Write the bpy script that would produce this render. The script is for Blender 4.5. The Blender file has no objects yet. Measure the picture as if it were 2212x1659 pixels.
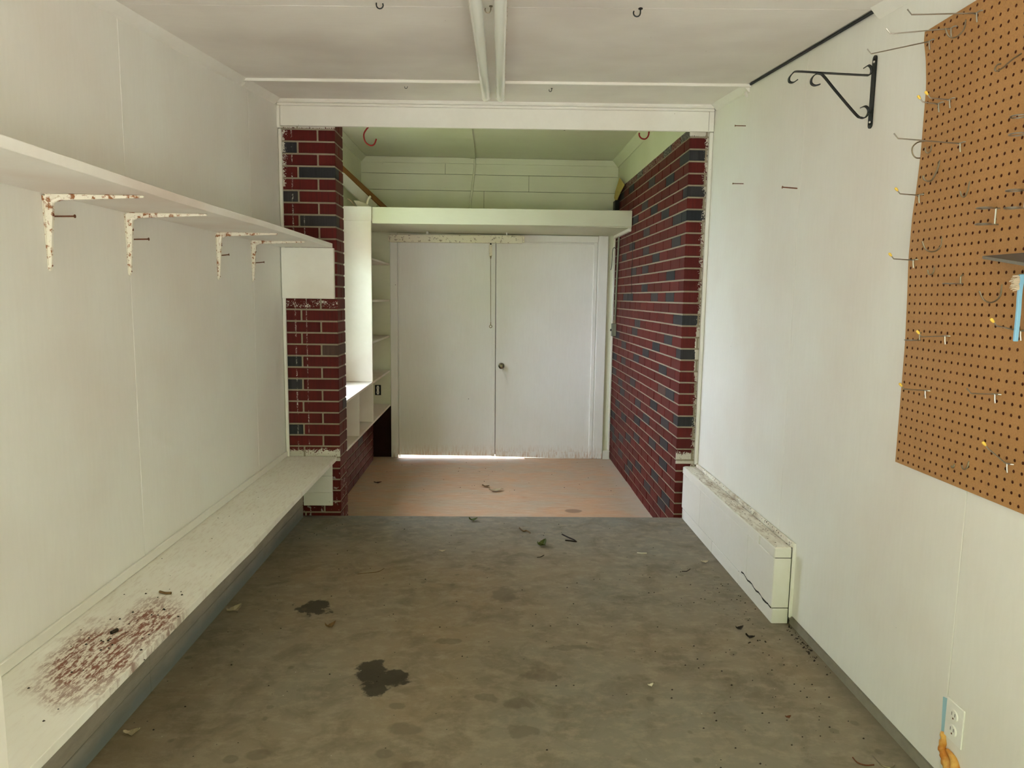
import bpy, bmesh, math, random
import numpy as np
from mathutils import Vector, Matrix

random.seed(7)
sc = bpy.context.scene
COL = sc.collection
FLOOR_UP = 1.308          # camera height above the garage slab; everything is lifted by this at the end

# ------------------------------------------------------------------ camera
F, PITCH, YAW, ROLL = 1516.8, 0.123026, 0.0271046, 0.014008
cp, sp, cy, sy = math.cos(PITCH), math.sin(PITCH), math.cos(YAW), math.sin(YAW)
FW = np.array([sy*cp, cy*cp, -sp]); RT = np.array([cy, -sy, 0.0]); UP = np.cross(RT, FW)
R2 = RT*math.cos(ROLL) + UP*math.sin(ROLL); U2 = -RT*math.sin(ROLL) + UP*math.cos(ROLL)
cam = bpy.data.cameras.new('camera'); camo = bpy.data.objects.new('camera', cam); COL.objects.link(camo)
cam.sensor_fit = 'HORIZONTAL'; cam.sensor_width = 36.0; cam.lens = 36.0*F/2212.0
cam.clip_start = 0.02; cam.clip_end = 200
M = Matrix.Identity(4)
for i in range(3):
    M[i][0], M[i][1], M[i][2] = R2[i], U2[i], -FW[i]
M[2][3] = FLOOR_UP
camo.matrix_world = M
sc.camera = camo

def at(u, v, ax, val):
    """point of the place seen at photo pixel (u, v) that lies on the plane ax = val"""
    d = FW*F + R2*(u-1106.0) + U2*(829.5-v)
    t = val/d['XYZ'.index(ax)]
    return tuple(float(c) for c in d*t)

# ------------------------------------------------------------------ light
WORLD_STRENGTH, SUN_STRENGTH, EXPOSURE = 6.0, 9.0, 1.80
w = bpy.data.worlds.new('world'); sc.world = w; w.use_nodes = True
bg = w.node_tree.nodes['Background']
bg.inputs['Color'].default_value = (0.84, 0.91, 1.0, 1); bg.inputs['Strength'].default_value = WORLD_STRENGTH
sl = bpy.data.lights.new('sun', 'SUN'); so = bpy.data.objects.new('sun', sl); COL.objects.link(so)
sl.energy = SUN_STRENGTH; sl.angle = 0.01; sl.color = (1.0, 0.96, 0.90)
so.rotation_euler = Vector((0.22, 0.62, 0.78)).to_track_quat('Z', 'Y').to_euler()
sc.view_settings.view_transform = 'Standard'; sc.view_settings.look = 'None'
sc.view_settings.gamma = 1.0; sc.view_settings.use_curve_mapping = False
sc.view_settings.exposure = EXPOSURE
sc.cycles.max_bounces = 12; sc.cycles.diffuse_bounces = 9
sc.cycles.use_denoising = True
sc.cycles.use_adaptive_sampling = True; sc.cycles.adaptive_threshold = 0.03
try:
    sc.cycles.denoiser = 'OPENIMAGEDENOISE'
except Exception:
    pass
sc.cycles.sample_clamp_indirect = 12

# ------------------------------------------------------------------ mesh helpers
class MB:
    def __init__(s): s.v = []; s.f = []
    def add(s, vs, fs):
        o = len(s.v); s.v += [tuple(float(c) for c in p) for p in vs]; s.f += [tuple(i+o for i in f) for f in fs]; return s
    def box(s, x0, x1, y0, y1, z0, z1):
        x0, x1 = min(x0, x1), max(x0, x1); y0, y1 = min(y0, y1), max(y0, y1); z0, z1 = min(z0, z1), max(z0, z1)
        return s.add([(x0,y0,z0),(x1,y0,z0),(x1,y1,z0),(x0,y1,z0),(x0,y0,z1),(x1,y0,z1),(x1,y1,z1),(x0,y1,z1)],
                     [(0,3,2,1),(4,5,6,7),(0,1,5,4),(1,2,6,5),(2,3,7,6),(3,0,4,7)])
    def hexa(s, p):   # 8 points, bottom ring then top ring
        return s.add(p, [(0,3,2,1),(4,5,6,7),(0,1,5,4),(1,2,6,5),(2,3,7,6),(3,0,4,7)])
    def prism(s, poly, off):   # polygon of 3D points extruded by a vector
        n = len(poly); a = [tuple(p) for p in poly]; b = [tuple(p[i]+off[i] for i in range(3)) for p in poly]
        return s.add(a+b, [tuple(range(n))[::-1], tuple(range(n, 2*n))] + [(i, (i+1) % n, n+(i+1) % n, n+i) for i in range(n)])
    def tube(s, path, r, n=8, caps=True):
        P = [Vector(p) for p in path]; m = len(P); rr = r if isinstance(r, (list, tuple)) else [r]*m
        vs = []; prev = None
        for i in range(m):
            t = (P[min(i+1, m-1)] - P[max(i-1, 0)]).normalized()
            if prev is None:
                a = Vector((0, 0, 1)) if abs(t.z) < .9 else Vector((1, 0, 0))
                u = t.cross(a).normalized()
            else:
                u = (prev - t*prev.dot(t)).normalized()
            prev = u; q = t.cross(u)
            for k in range(n):
                an = 2*math.pi*k/n; vs.append(P[i] + (u*math.cos(an) + q*math.sin(an))*rr[i])
        fs = [(i*n+k, i*n+(k+1) % n, (i+1)*n+(k+1) % n, (i+1)*n+k) for i in range(m-1) for k in range(n)]
        if caps: fs += [tuple(range(n))[::-1], tuple(range((m-1)*n, m*n))]
        return s.add(vs, fs)
    def lathe(s, prof, c, axis='Y', n=20):   # prof: (along axis, radius)
        vs = []
        for a, r in prof:
            for k in range(n):
                an = 2*math.pi*k/n; x, y = r*math.cos(an), r*math.sin(an)
                vs.append({'Y': (c[0]+x, c[1]+a, c[2]+y), 'Z': (c[0]+x, c[1]+y, c[2]+a), 'X': (c[0]+a, c[1]+x, c[2]+y)}[axis])
        m = len(prof)
        fs = [(i*n+k, i*n+(k+1) % n, (i+1)*n+(k+1) % n, (i+1)*n+k) for i in range(m-1) for k in range(n)]
        fs += [tuple(range(n))[::-1], tuple(range((m-1)*n, m*n))]
        return s.add(vs, fs)
    def strip(s, path, wid, th):   # flat bar: path points, width vector, thickness normal to both
        P = [Vector(p) for p in path]; W = Vector(wid); vs = []; m = len(P)
        for i in range(m):
            t = (P[min(i+1, m-1)] - P[max(i-1, 0)]).normalized(); nn = t.cross(W.normalized())*th/2
            vs += [P[i]-W/2-nn, P[i]+W/2-nn, P[i]+W/2+nn, P[i]-W/2+nn]
        fs = [(i*4+k, i*4+(k+1) % 4, (i+1)*4+(k+1) % 4, (i+1)*4+k) for i in range(m-1) for k in range(4)]
        fs += [(3, 2, 1, 0), tuple(range((m-1)*4, m*4))]
        return s.add(vs, fs)

def spline(pts, n=6):
    P = [Vector(p) for p in pts]; out = []
    for i in range(len(P)-1):
        a = P[max(i-1, 0)]; b = P[i]; c = P[i+1]; d = P[min(i+2, len(P)-1)]
        for k in range(n):
            t = k/n
            out.append(0.5*((2*b) + (c-a)*t + (2*a-5*b+4*c-d)*t*t + (3*b-a-3*c+d)*t**3))
    out.append(P[-1]); return out

def build(name, mb, mat, parent=None, bevel=0.0, smooth=False, local=False, **props):
    """one mesh object; vertices are written in place coordinates unless local"""
    me = bpy.data.meshes.new(name); me.from_pydata(mb.v, [], mb.f)
    bm = bmesh.new(); bm.from_mesh(me); bmesh.ops.recalc_face_normals(bm, faces=bm.faces)
    if bevel > 0:
        es = [e for e in bm.edges if len(e.link_faces) == 2 and e.calc_face_angle(0) > 0.5]
        bmesh.ops.bevel(bm, geom=es, offset=bevel, segments=1, affect='EDGES', clamp_overlap=True)
    bm.to_mesh(me); bm.free()
    if smooth:
        for p in me.polygons: p.use_smooth = True
        try: me.set_sharp_from_angle(angle=math.radians(40))
        except Exception: pass
    me.materials.append(mat)
    o = bpy.data.objects.new(name, me); COL.objects.link(o)
    if parent is not None:
        o.parent = parent
        if not local:
            L = parent.location.copy()
            if parent.parent is not None: L = L + parent.parent.location
            o.location = -L
    for k, v in props.items(): o[k] = v
    return o

def struct(name, mb=None, mat=None, **k):
    if mb is None:
        o = bpy.data.objects.new(name, None); COL.objects.link(o); o['kind'] = 'structure'; return o
    return build(name, mb, mat, kind='structure', **k)

def thing(name, label, cat, loc=(0, 0, 0), group=None):
    o = bpy.data.objects.new(name, None); COL.objects.link(o); o.location = loc; o.empty_display_size = .02
    o['label'] = label; o['category'] = cat
    if group: o['group'] = group
    return o

def tagged(name, mb, mat, label, cat, group=None, **k):
    """a thing that is a single mesh, its origin moved to the middle of its underside"""
    v = np.array(mb.v); c = v.mean(0); c[2] = v[:, 2].min()
    mb.v = [tuple(p - c) for p in v]
    o = build(name, mb, mat, **k); o.location = Vector(c)
    o['label'] = label; o['category'] = cat
    if group: o['group'] = group
    return o

# ------------------------------------------------------------------ materials
def lin(r, g, b):
    f = lambda c: (c/255/12.92) if c <= 10.3 else ((c/255+.055)/1.055)**2.4
    return (f(r), f(g), f(b), 1)

class NT:
    def __init__(s, name, rough=.6, metallic=0.0, spec=.35):
        s.m = bpy.data.materials.new(name); s.m.use_nodes = True; s.t = s.m.node_tree; s.N = s.t.nodes; s.L = s.t.links
        s.b = s.N['Principled BSDF']; s.b.inputs['Roughness'].default_value = rough; s.b.inputs['Metallic'].default_value = metallic
        s.b.inputs['Specular IOR Level'].default_value = spec
        tc = s.N.new('ShaderNodeTexCoord'); s.obj = tc.outputs['Object']
        g = s.N.new('ShaderNodeNewGeometry'); sub = s.N.new('ShaderNodeVectorMath'); sub.operation = 'SUBTRACT'
        s.L.new(g.outputs['Position'], sub.inputs[0]); sub.inputs[1].default_value = (0, 0, FLOOR_UP); s.pos = sub.outputs[0]
    def put(s, sock, val):
        if hasattr(val, 'is_output') or isinstance(val, bpy.types.NodeSocket): s.L.new(val, sock)
        else: sock.default_value = val
    def math(s, op, a, b=0.0, c=None, clamp=False):
        n = s.N.new('ShaderNodeMath'); n.operation = op; n.use_clamp = clamp; s.put(n.inputs[0], a); s.put(n.inputs[1], b)
        if c is not None: s.put(n.inputs[2], c)
        return n.outputs[0]
    def scale(s, vec, sc3, loc=(0, 0, 0), rot=(0, 0, 0)):
        n = s.N.new('ShaderNodeMapping'); s.put(n.inputs['Vector'], vec); n.inputs['Scale'].default_value = sc3
        n.inputs['Location'].default_value = loc; n.inputs['Rotation'].default_value = rot; return n.outputs[0]
    def noise(s, vec, scale, detail=4, rough=.55, dist=0):
        n = s.N.new('ShaderNodeTexNoise'); s.put(n.inputs['Vector'], vec); n.inputs['Scale'].default_value = scale
        n.inputs['Detail'].default_value = detail; n.inputs['Roughness'].default_value = rough; n.inputs['Distortion'].default_value = dist
        return n.outputs['Fac']
    def voro(s, vec, scale):
        n = s.N.new('ShaderNodeTexVoronoi'); s.put(n.inputs['Vector'], vec); n.inputs['Scale'].default_value = scale
        return n.outputs['Distance'], n.outputs['Color']
    def ramp(s, fac, lo, hi, a=0.0, b=1.0):
        n = s.N.new('ShaderNodeMapRange'); n.clamp = True; s.put(n.inputs[0], fac); n.inputs[1].default_value = lo; n.inputs[2].default_value = hi
        n.inputs[3].default_value = a; n.inputs[4].default_value = b; return n.outputs[0]
    def mix(s, fac, a, b, mode='MIX'):
        n = s.N.new('ShaderNodeMix'); n.data_type = 'RGBA'; n.blend_type = mode; s.put(n.inputs[0], fac); s.put(n.inputs[6], a); s.put(n.inputs[7], b)
        return n.outputs[2]
    def sep(s, vec):
        n = s.N.new('ShaderNodeSeparateXYZ'); s.L.new(vec, n.inputs[0]); return n.outputs
    def specks(s, vec, scale, size, keep):
        d, c = s.voro(vec, scale); x = s.sep(c)[0]
        return s.math('MULTIPLY', s.ramp(d, size*.7, size, 1, 0), s.math('GREATER_THAN', x, 1-keep))
    def blob(s, cx, cy, rx, ry, rot=0, amt=.55, nscale=14, edge=.12, vec=None):
        v = s.scale(vec or s.pos, (1/rx, 1/ry, 0.0))
        # centre first, then scale
        sub = s.N.new('ShaderNodeVectorMath'); sub.operation = 'SUBTRACT'; s.L.new(vec or s.pos, sub.inputs[0]); sub.inputs[1].default_value = (cx, cy, 0)
        r = s.scale(sub.outputs[0], (1, 1, 0), rot=(0, 0, rot)); v = s.scale(r, (1/rx, 1/ry, 0.0))
        ln = s.N.new('ShaderNodeVectorMath'); ln.operation = 'LENGTH'; s.L.new(v, ln.inputs[0])
        nz = s.noise(s.scale(s.pos, (1, 1, 0), loc=(cx*3, cy*5, 0)), nscale, 5, .6)
        d = s.math('ADD', ln.outputs['Value'], s.math('MULTIPLY', s.math('SUBTRACT', nz, .5), amt*4))
        return s.ramp(d, 1-edge, 1+edge, 1, 0)
    def bump(s, h, strength=.2, dist=.002):
        n = s.N.new('ShaderNodeBump'); n.inputs['Strength'].default_value = strength; n.inputs['Distance'].default_value = dist
        s.L.new(h, n.inputs['Height']); s.L.new(n.outputs[0], s.b.inputs['Normal'])
    def color(s, c): s.put(s.b.inputs['Base Color'], c); return s.m

def plain(name, rgb, rough=.5, metallic=0.0, var=.12, nscale=18, spec=.35):
    n = NT(name, rough, metallic, spec); c = lin(*rgb)
    d = tuple(x*(1-var) for x in c[:3]) + (1,); e = tuple(min(1, x*(1+var)) for x in c[:3]) + (1,)
    return n.color(n.mix(n.noise(n.obj, nscale, 3), d, e))

def paint(name, rgb, rough=.55, grain=(8, 8, 1.2), speck=.05, dirt=(150, 135, 115), dirtamt=.0, tint=(215, 200, 190), chips=0.0):
    n = NT(name, rough); c = lin(*rgb)
    big = n.noise(n.pos, 1.3, 3); fine = n.noise(n.scale(n.pos, grain), 9, 5, .6)
    col = n.mix(n.ramp(big, .42, .7), c, lin(*tint))
    col = n.mix(n.ramp(fine, .3, .7, 0, .045), col, lin(*dirt))
    if dirtamt: col = n.mix(n.math('MULTIPLY', n.ramp(n.noise(n.pos, 5, 6, .65), .5, .75), dirtamt), col, lin(*dirt))
    if speck: col = n.mix(n.specks(n.pos, 9, .035, speck), col, lin(60, 50, 45))
    if speck: col = n.mix(n.math('MULTIPLY', n.specks(n.pos, 23, .05, speck*.7), .7), col, lin(95, 80, 70))
    if name == 'white door paint':
        zz = n.sep(n.pos)[2]; col = n.mix(n.math('MULTIPLY', n.ramp(zz, -1.36, -1.48, 0, .8), n.ramp(n.noise(n.scale(n.pos, (30, 30, 4)), 3, 5, .7), .45, .65)), col, lin(186, 146, 110))
    if chips: col = n.mix(n.math('MULTIPLY', n.ramp(n.noise(n.pos, 42, 5, .7), .57, .61), chips), col, lin(96, 66, 44))
    n.bump(n.noise(n.scale(n.pos, grain), 60, 3), .12, .001)
    return n.color(col)

W_WALL = paint('white wall paint', (232, 232, 226), tint=(226, 220, 212))
W_CEIL = paint('white ceiling paint', (236, 232, 226), grain=(1.5, 8, 8), speck=.03, tint=(214, 206, 200))
W_TRIM = paint('white trim paint', (235, 234, 228), grain=(3, 3, 3), speck=.12, tint=(228, 222, 212))
W_SHELF = paint('white shelf paint', (236, 235, 229), grain=(3, 6, 3), speck=.04)
W_BACK = paint('cream plank paint', (222, 224, 204), grain=(1.2, 8, 8), speck=.05, tint=(212, 212, 190))
W_DOOR = paint('white door paint', (238, 238, 238), grain=(8, 8, 1.0), speck=.04, tint=(234, 231, 229))
W_BLOCK = paint('white masonry paint', (230, 228, 222), grain=(4, 4, 4), speck=.35, dirt=(150, 130, 105), tint=(224, 218, 206))
W_CHIP = paint('chipped white enamel', (226, 222, 200), grain=(3, 3, 3), speck=.5, chips=.7, dirt=(165, 135, 100))

def mk_top(name):      # dirty ledge top of the knee wall
    n = NT(name, .7); m = n.ramp(n.noise(n.scale(n.pos, (5, 1.3, 1)), 6, 6, .7), .44, .66)
    y = n.sep(n.pos)[1]; band = n.math('MULTIPLY', n.ramp(y, 2.7, 3.2, .55, 1), n.ramp(y, 3.7, 4.1, 1, .4))
    col = n.mix(n.math('MULTIPLY', n.math('MULTIPLY', m, band), .85), lin(228, 224, 212), lin(140, 112, 80))
    col = n.mix(n.specks(n.pos, 70, .28, .35), col, lin(70, 50, 35)); return n.color(col)
W_LEDGE = mk_top('dirty masonry ledge')

def mk_bench():
    n = NT('bench paint', .6); col = n.mix(n.ramp(n.noise(n.pos, 1.6, 4), .4, .7), lin(240, 239, 232), lin(228, 224, 214))
    streak = n.noise(n.scale(n.pos, (26, 5, 1), rot=(0, 0, .25)), 4, 7, .72)
    grit = n.noise(n.scale(n.pos, (3, 1, 1), rot=(0, 0, .25)), 45, 5, .7)
    light = n.math('MULTIPLY', n.ramp(streak, .50, .72, 0, .6), n.ramp(n.sep(n.pos)[1], 1.4, 2.0, .25, 1))
    col = n.mix(n.math('MULTIPLY', light, .55), col, lin(165, 130, 105))
    b1 = n.blob(-1.03, 1.76, .105, .20, rot=-.28, amt=.35, nscale=9, edge=.35)
    b2 = n.blob(-.985, 1.95, .07, .17, rot=-.2, amt=.4, nscale=9, edge=.4)
    b = n.math('MAXIMUM', b1, b2)
    soil = n.math('MULTIPLY', b, n.ramp(n.math('ADD', n.math('MULTIPLY', streak, .5), n.math('MULTIPLY', grit, .5)), .46, .53))
    col = n.mix(n.math('MULTIPLY', b, .25), col, lin(200, 165, 135))
    col = n.mix(n.math('MULTIPLY', soil, .95), col, lin(122, 62, 38))
    col = n.mix(n.math('MULTIPLY', n.specks(n.scale(n.pos, (1, 1, 0)), 26, .13, .12), n.ramp(b, 0, 1, .12, 1)), col, lin(40, 22, 20))
    return n.color(col)
W_BENCH = mk_bench()

def mk_brick(name, base, alt, ridge=.5):
    n = NT(name, .62, spec=.25)
    oi = n.N.new('ShaderNodeObjectInfo'); a = n.N.new('ShaderNodeAttribute'); a.attribute_name = 'rnd'
    r = n.math('FRACT', n.math('ADD', oi.outputs['Random'], a.outputs['Fac']))
    col = n.mix(r, lin(*base), lin(*alt))
    v = n.noise(n.scale(n.pos, (150, 150, 3)), 1.0, 4, .7)
    col = n.mix(n.ramp(v, .35, .7, 0, .45), col, lin(base[0]*.45, base[1]*.4, base[2]*.4))
    x, y, z = n.sep(n.pos)[0], n.sep(n.pos)[1], n.sep(n.pos)[2]
    fine = n.noise(n.pos, 150, 3, .7); mid = n.noise(n.pos, 34, 3, .6)
    def band(s, c, wd):    # 1 inside |s-c|<wd
        return n.ramp(n.math('ABSOLUTE', n.math('SUBTRACT', s, c)), wd*.4, wd, 1, 0)
    front = n.math('LESS_THAN', y, 4.092)
    drip = n.math('MAXIMUM', n.math('MULTIPLY', band(x, -1.140, .005), n.ramp(n.noise(n.scale(n.pos, (0, 0, 1)), 9, 2), .45, .55)),
                  n.math('MULTIPLY', band(x, -1.077, .004), n.math('MULTIPLY', n.math('LESS_THAN', z, .45), n.ramp(n.noise(n.scale(n.pos, (0, 0, 1), loc=(0, 0, 3)), 8, 2), .45, .55))))
    drip = n.math('MULTIPLY', drip, n.ramp(fine, .48, .54))
    e = n.ramp(x, -1.186, -1.204, 0, .9); e = n.math('MAXIMUM', e, n.math('MULTIPLY', n.ramp(x, -1.145, -1.19, 0, .8), n.math('GREATER_THAN', z, .60)))
    t = n.ramp(z, .905, .925); bt = n.math('MULTIPLY', n.ramp(z, -.885, -.925), n.math('GREATER_THAN', z, -.975))
    sh = n.math('MULTIPLY', band(z, -.055, .035), n.math('MULTIPLY', n.math('LESS_THAN', x, 0), .55))
    er = n.math('MULTIPLY', n.ramp(x, 1.165, 1.20), .8)
    eb = n.math('MULTIPLY', n.math('MULTIPLY', band(z, -.31, .20), n.ramp(x, 1.175, 1.19)), 1.6)
    cover = n.math('MAXIMUM', n.math('MAXIMUM', e, t), n.math('MAXIMUM', bt, n.math('MAXIMUM', er, n.math('MAXIMUM', sh, eb))))
    thr = n.math('SUBTRACT', 0.70, n.math('MULTIPLY', cover, .30))
    f = n.math('GREATER_THAN', n.math('ADD', n.math('MULTIPLY', fine, .6), n.math('MULTIPLY', mid, .4)), thr)
    f = n.math('MULTIPLY', n.math('MAXIMUM', n.math('MULTIPLY', f, n.math('GREATER_THAN', cover, .03)), drip), front)
    topside = n.math('MULTIPLY', n.math('MULTIPLY', n.math('GREATER_THAN', z, .905), n.math('GREATER_THAN', x, 0)), n.ramp(fine, .53, .6, 0, .6))
    low = n.math('MULTIPLY', n.math('MULTIPLY', n.math('LESS_THAN', z, -1.0), n.math('LESS_THAN', x, 0)), n.ramp(mid, .60, .68, 0, .6))
    low = n.math('MULTIPLY', low, n.math('LESS_THAN', y, 4.4))
    f = n.math('MAXIMUM', f, n.math('MAXIMUM', topside, low))
    col = n.mix(f, col, lin(205, 200, 190))
    n.bump(v, ridge, .0015)
    return n.color(col)
BRICK = mk_brick('red brick', (84, 11, 10), (100, 24, 20))
BRICK_DK = mk_brick('dark flashed brick', (34, 38, 46), (66, 60, 62), .9)
BRICK_BR = mk_brick('brown flashed brick', (84, 62, 56), (94, 66, 58), .8)
MORTAR = plain('mortar', (152, 142, 124), .9, var=.15, nscale=60)

def mk_slab():
    n = NT('concrete slab', .72, spec=.3)
    a = n.noise(n.pos, 1.1, 5, .6); b = n.noise(n.pos, 6, 7, .65, .6); c = n.noise(n.scale(n.pos, (1, 1.5, 1)), 13, 6, .7)
    y = n.sep(n.pos)[1]
    col = n.mix(n.ramp(a, .35, .65), lin(130, 123, 108), lin(140, 122, 98))
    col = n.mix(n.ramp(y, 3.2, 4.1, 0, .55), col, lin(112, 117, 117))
    col = n.mix(n.ramp(b, .46, .68, 0, .6), col, lin(98, 85, 66))
    col = n.mix(n.ramp(c, .48, .72, 0, .6), col, lin(162, 150, 130))
    st = None
    for cx, cyy, rx, ry, ro, am in ((-.745, 2.84, .075, .062, .5, .7), (-.42, 2.33, .05, .075, .3, .5), (-.35, 2.28, .07, .05, -.3, .6), (-.39, 2.22, .05, .04, .2, .6)):
        q = n.blob(cx, cyy, rx, ry, ro, am, 16, .10); st = q if st is None else n.math('MAXIMUM', st, q)
    col = n.mix(n.math('MULTIPLY', st, .9), col, lin(48, 42, 33))
    st = None
    for cx, cyy, rx, ry, ro, am in ((.061, 2.97, .055, .075, 0, .45), (-.258, 2.0, .05, .03, .2, .3), (-.02, 2.17, .04, .022, .4, .6), (.1, 2.13, .05, .03, .1, .7),
                                (.1, 1.98, .045, .03, 0, .6), (-.30, 2.12, .025, .02, 0, .4), (-.30, 1.88, .03, .02, 0, .3), (-.21, 1.83, .035, .02, 0, .3),
                                (-.16, 2.55, .05, .02, 0, .7), (.30, 2.5, .07, .02, 0, .7), (-.66, 1.88, .035, .025, 0, .2), (-.73, 1.86, .02, .018, 0, .2), (.18, 2.3, .06, .03, 0, .8)):
        q = n.blob(cx, cyy, rx, ry, ro, am, 16, .15); st = q if st is None else n.math('MAXIMUM', st, q)
    col = n.mix(n.math('MULTIPLY', st, .42), col, lin(86, 72, 56))
    d, cc = n.voro(n.pos, 13); col = n.mix(n.math('MULTIPLY', n.ramp(n.math('ADD', d, n.math('MULTIPLY', n.noise(n.pos, 40, 3), .3)), .28, .34, .42, 0), n.math('GREATER_THAN', n.sep(cc)[0], .72)), col, lin(92, 80, 62))
    col = n.mix(n.math('MULTIPLY', n.specks(n.pos, 24, .07, .25), .85), col, lin(34, 30, 26))
    col = n.mix(n.math('MULTIPLY', n.specks(n.pos, 31, .06, .12), .8), col, lin(215, 208, 195))
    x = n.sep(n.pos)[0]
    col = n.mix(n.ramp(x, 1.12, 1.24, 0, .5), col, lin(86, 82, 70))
    n.bump(n.noise(n.pos, 90, 4, .7), .25, .002)
    return n.color(col)
SLAB = mk_slab()

def mk_back():
    n = NT('clay stained concrete', .68, spec=.3)
    a = n.noise(n.scale(n.pos, (1, 1.6, 1)), 2.6, 6, .6, .5); b = n.noise(n.scale(n.pos, (1.2, 4, 1)), 8, 6, .7)
    col = n.mix(n.ramp(a, .35, .62), lin(204, 164, 132), lin(190, 170, 148))
    col = n.mix(n.ramp(b, .52, .75, 0, .5), col, lin(214, 202, 184))
    col = n.mix(n.ramp(b, .30, .45, .35, 0), col, lin(176, 118, 86))
    x = n.sep(n.pos)[0]; col = n.mix(n.ramp(x, .95, 1.1, 0, .55), col, lin(205, 196, 186))
    col = n.mix(n.math('MULTIPLY', n.blob(.57, 4.75, .06, .045, 0, .2, 10, .1), .6), col, lin(112, 90, 76))
    col = n.mix(n.math('MULTIPLY', n.specks(n.pos, 14, .05, .2), .8), col, lin(50, 40, 32))
    return n.color(col)
BACKFLOOR = mk_back()

def mk_curb():
    n = NT('grey footing concrete', .85); b = n.noise(n.scale(n.pos, (4, 1, 4)), 6, 6, .7); z = n.sep(n.pos)[2]
    col = n.mix(n.ramp(n.math('ADD', z, n.math('MULTIPLY', n.noise(n.pos, 4, 4), .10)), -1.235, -1.165), lin(122, 126, 126), lin(164, 154, 142))
    col = n.mix(n.ramp(b, .45, .7, 0, .5), col, lin(122, 116, 106)); n.bump(b, .5, .003); return n.color(col)
CURB = mk_curb()
RECESS = plain('shade darkened brick', (44, 16, 14), .9)  # shade of the recess painted into the brick colour
CURB2 = plain('grey brown footing', (136, 130, 116), .9, var=.25, nscale=20)
DARKCRACK = plain('dark crack filler', (38, 34, 30), .9)
GRASS = plain('lawn', (100, 116, 66), .9, var=.3, nscale=3)
SKYBLOCK = plain('blocker foliage', (86, 98, 62), .9, var=.3, nscale=2)  # for the row added out of view to block sky
DRIVE = plain('driveway concrete', (184, 176, 166), .9, nscale=4)
ROOF = plain('roof felt', (70, 68, 66), .9)
SIDING = plain('outer siding', (200, 198, 190), .8)

def mk_peg():
    n = NT('brown hardboard', .6); a = n.noise(n.pos, 3, 4); b = n.noise(n.pos, 220, 3, .7)
    col = n.mix(n.ramp(a, .35, .7), lin(180, 134, 84), lin(170, 124, 74)); col = n.mix(n.ramp(b, .4, .75, 0, .35), col, lin(128, 84, 46))
    return n.color(col)
PEG = mk_peg(); PEGHOLE = plain('hardboard core', (92, 46, 24), .8)
STEEL = plain('zinc plated wire', (168, 162, 152), .32, .9, var=.2, nscale=60)
STEEL_DULL = plain('dull steel wire', (140, 128, 108), .42, .85, var=.3, nscale=60)
YELLOW = plain('yellow vinyl tip', (240, 204, 90), .45)
BLACK = plain('black iron', (14, 18, 18), .4)
SHADEBLACK = plain('black cable', (24, 24, 34), .5)  # black that paints shade into open joints and gaps
RED = plain('red vinyl coat', (142, 20, 28), .4)
GREYMETAL = plain('grey sheet metal', (112, 112, 112), .45, .6)
WHITEPL = plain('white plastic', (232, 230, 224), .35, spec=.5)
BLUE = plain('light blue plastic', (136, 190, 222), .35)
TAPE = plain('pale blue tape', (160, 198, 210), .6)
FOAM = NT('orange spray foam', .6)
FOAM.bump(FOAM.noise(FOAM.pos, 40, 4), .6, .006); FOAM = FOAM.color(FOAM.mix(FOAM.ramp(FOAM.noise(FOAM.pos, 22, 4), .4, .65), lin(190, 118, 40), lin(222, 176, 96)))
BRISTLE = plain('worn cream bristles', (214, 198, 176), .9)
WOODBR = plain('brown stained wood', (140, 92, 44), .55, var=.3, nscale=12)
PAPER = plain('yellowed paper', (190, 168, 96), .8)
PAPERW = plain('whitish paper', (214, 206, 186), .8)
LEAF_D = plain('dry brown leaf', (104, 78, 46), .7, var=.35, nscale=90)
LEAF_G = plain('olive leaf', (72, 82, 34), .7, var=.5, nscale=120)
LEAF_T = plain('tan leaf', (176, 160, 132), .7, var=.2, nscale=90)
TWIG = plain('dark twig', (40, 30, 24), .8)
KNOB = plain('tarnished brass knob', (120, 112, 96), .25, .95, var=.3, nscale=50)
GREYPIPE = plain('grey painted conduit', (122, 124, 108), .45)
RUST = plain('rusty nail', (112, 66, 44), .7, .3, var=.4, nscale=200)
DARKHOLE = plain('dark opening', (30, 32, 38), .9)

def mk_rusty():
    n = NT('rusted white bracket enamel', .6); a = n.noise(n.scale(n.pos, (1, 1, 1)), 48, 5, .65); e = n.noise(n.pos, 130, 3, .7)
    col = n.mix(n.ramp(a, .53, .60), lin(232, 226, 212), lin(150, 98, 60)); col = n.mix(n.ramp(e, .62, .70, 0, .8), col, lin(118, 66, 44)); return n.color(col)
RUSTY = mk_rusty()
def mk_tube():
    n = NT('fluorescent tube glass', .12, spec=.6); return n.color(lin(240, 242, 236))
TUBE = mk_tube()
def mk_glass():
    m = bpy.data.materials.new('window glass'); m.use_nodes = True; t = m.node_tree; t.nodes.clear()
    o = t.nodes.new('ShaderNodeOutputMaterial'); mx = t.nodes.new('ShaderNodeMixShader'); tr = t.nodes.new('ShaderNodeBsdfTransparent'); g = t.nodes.new('ShaderNodeBsdfGlossy')
    g.inputs['Roughness'].default_value = .03; mx.inputs[0].default_value = .07
    t.links.new(tr.outputs[0], mx.inputs[1]); t.links.new(g.outputs[0], mx.inputs[2]); t.links.new(mx.outputs[0], o.inputs[0]); return m
GLASS = mk_glass()

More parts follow.
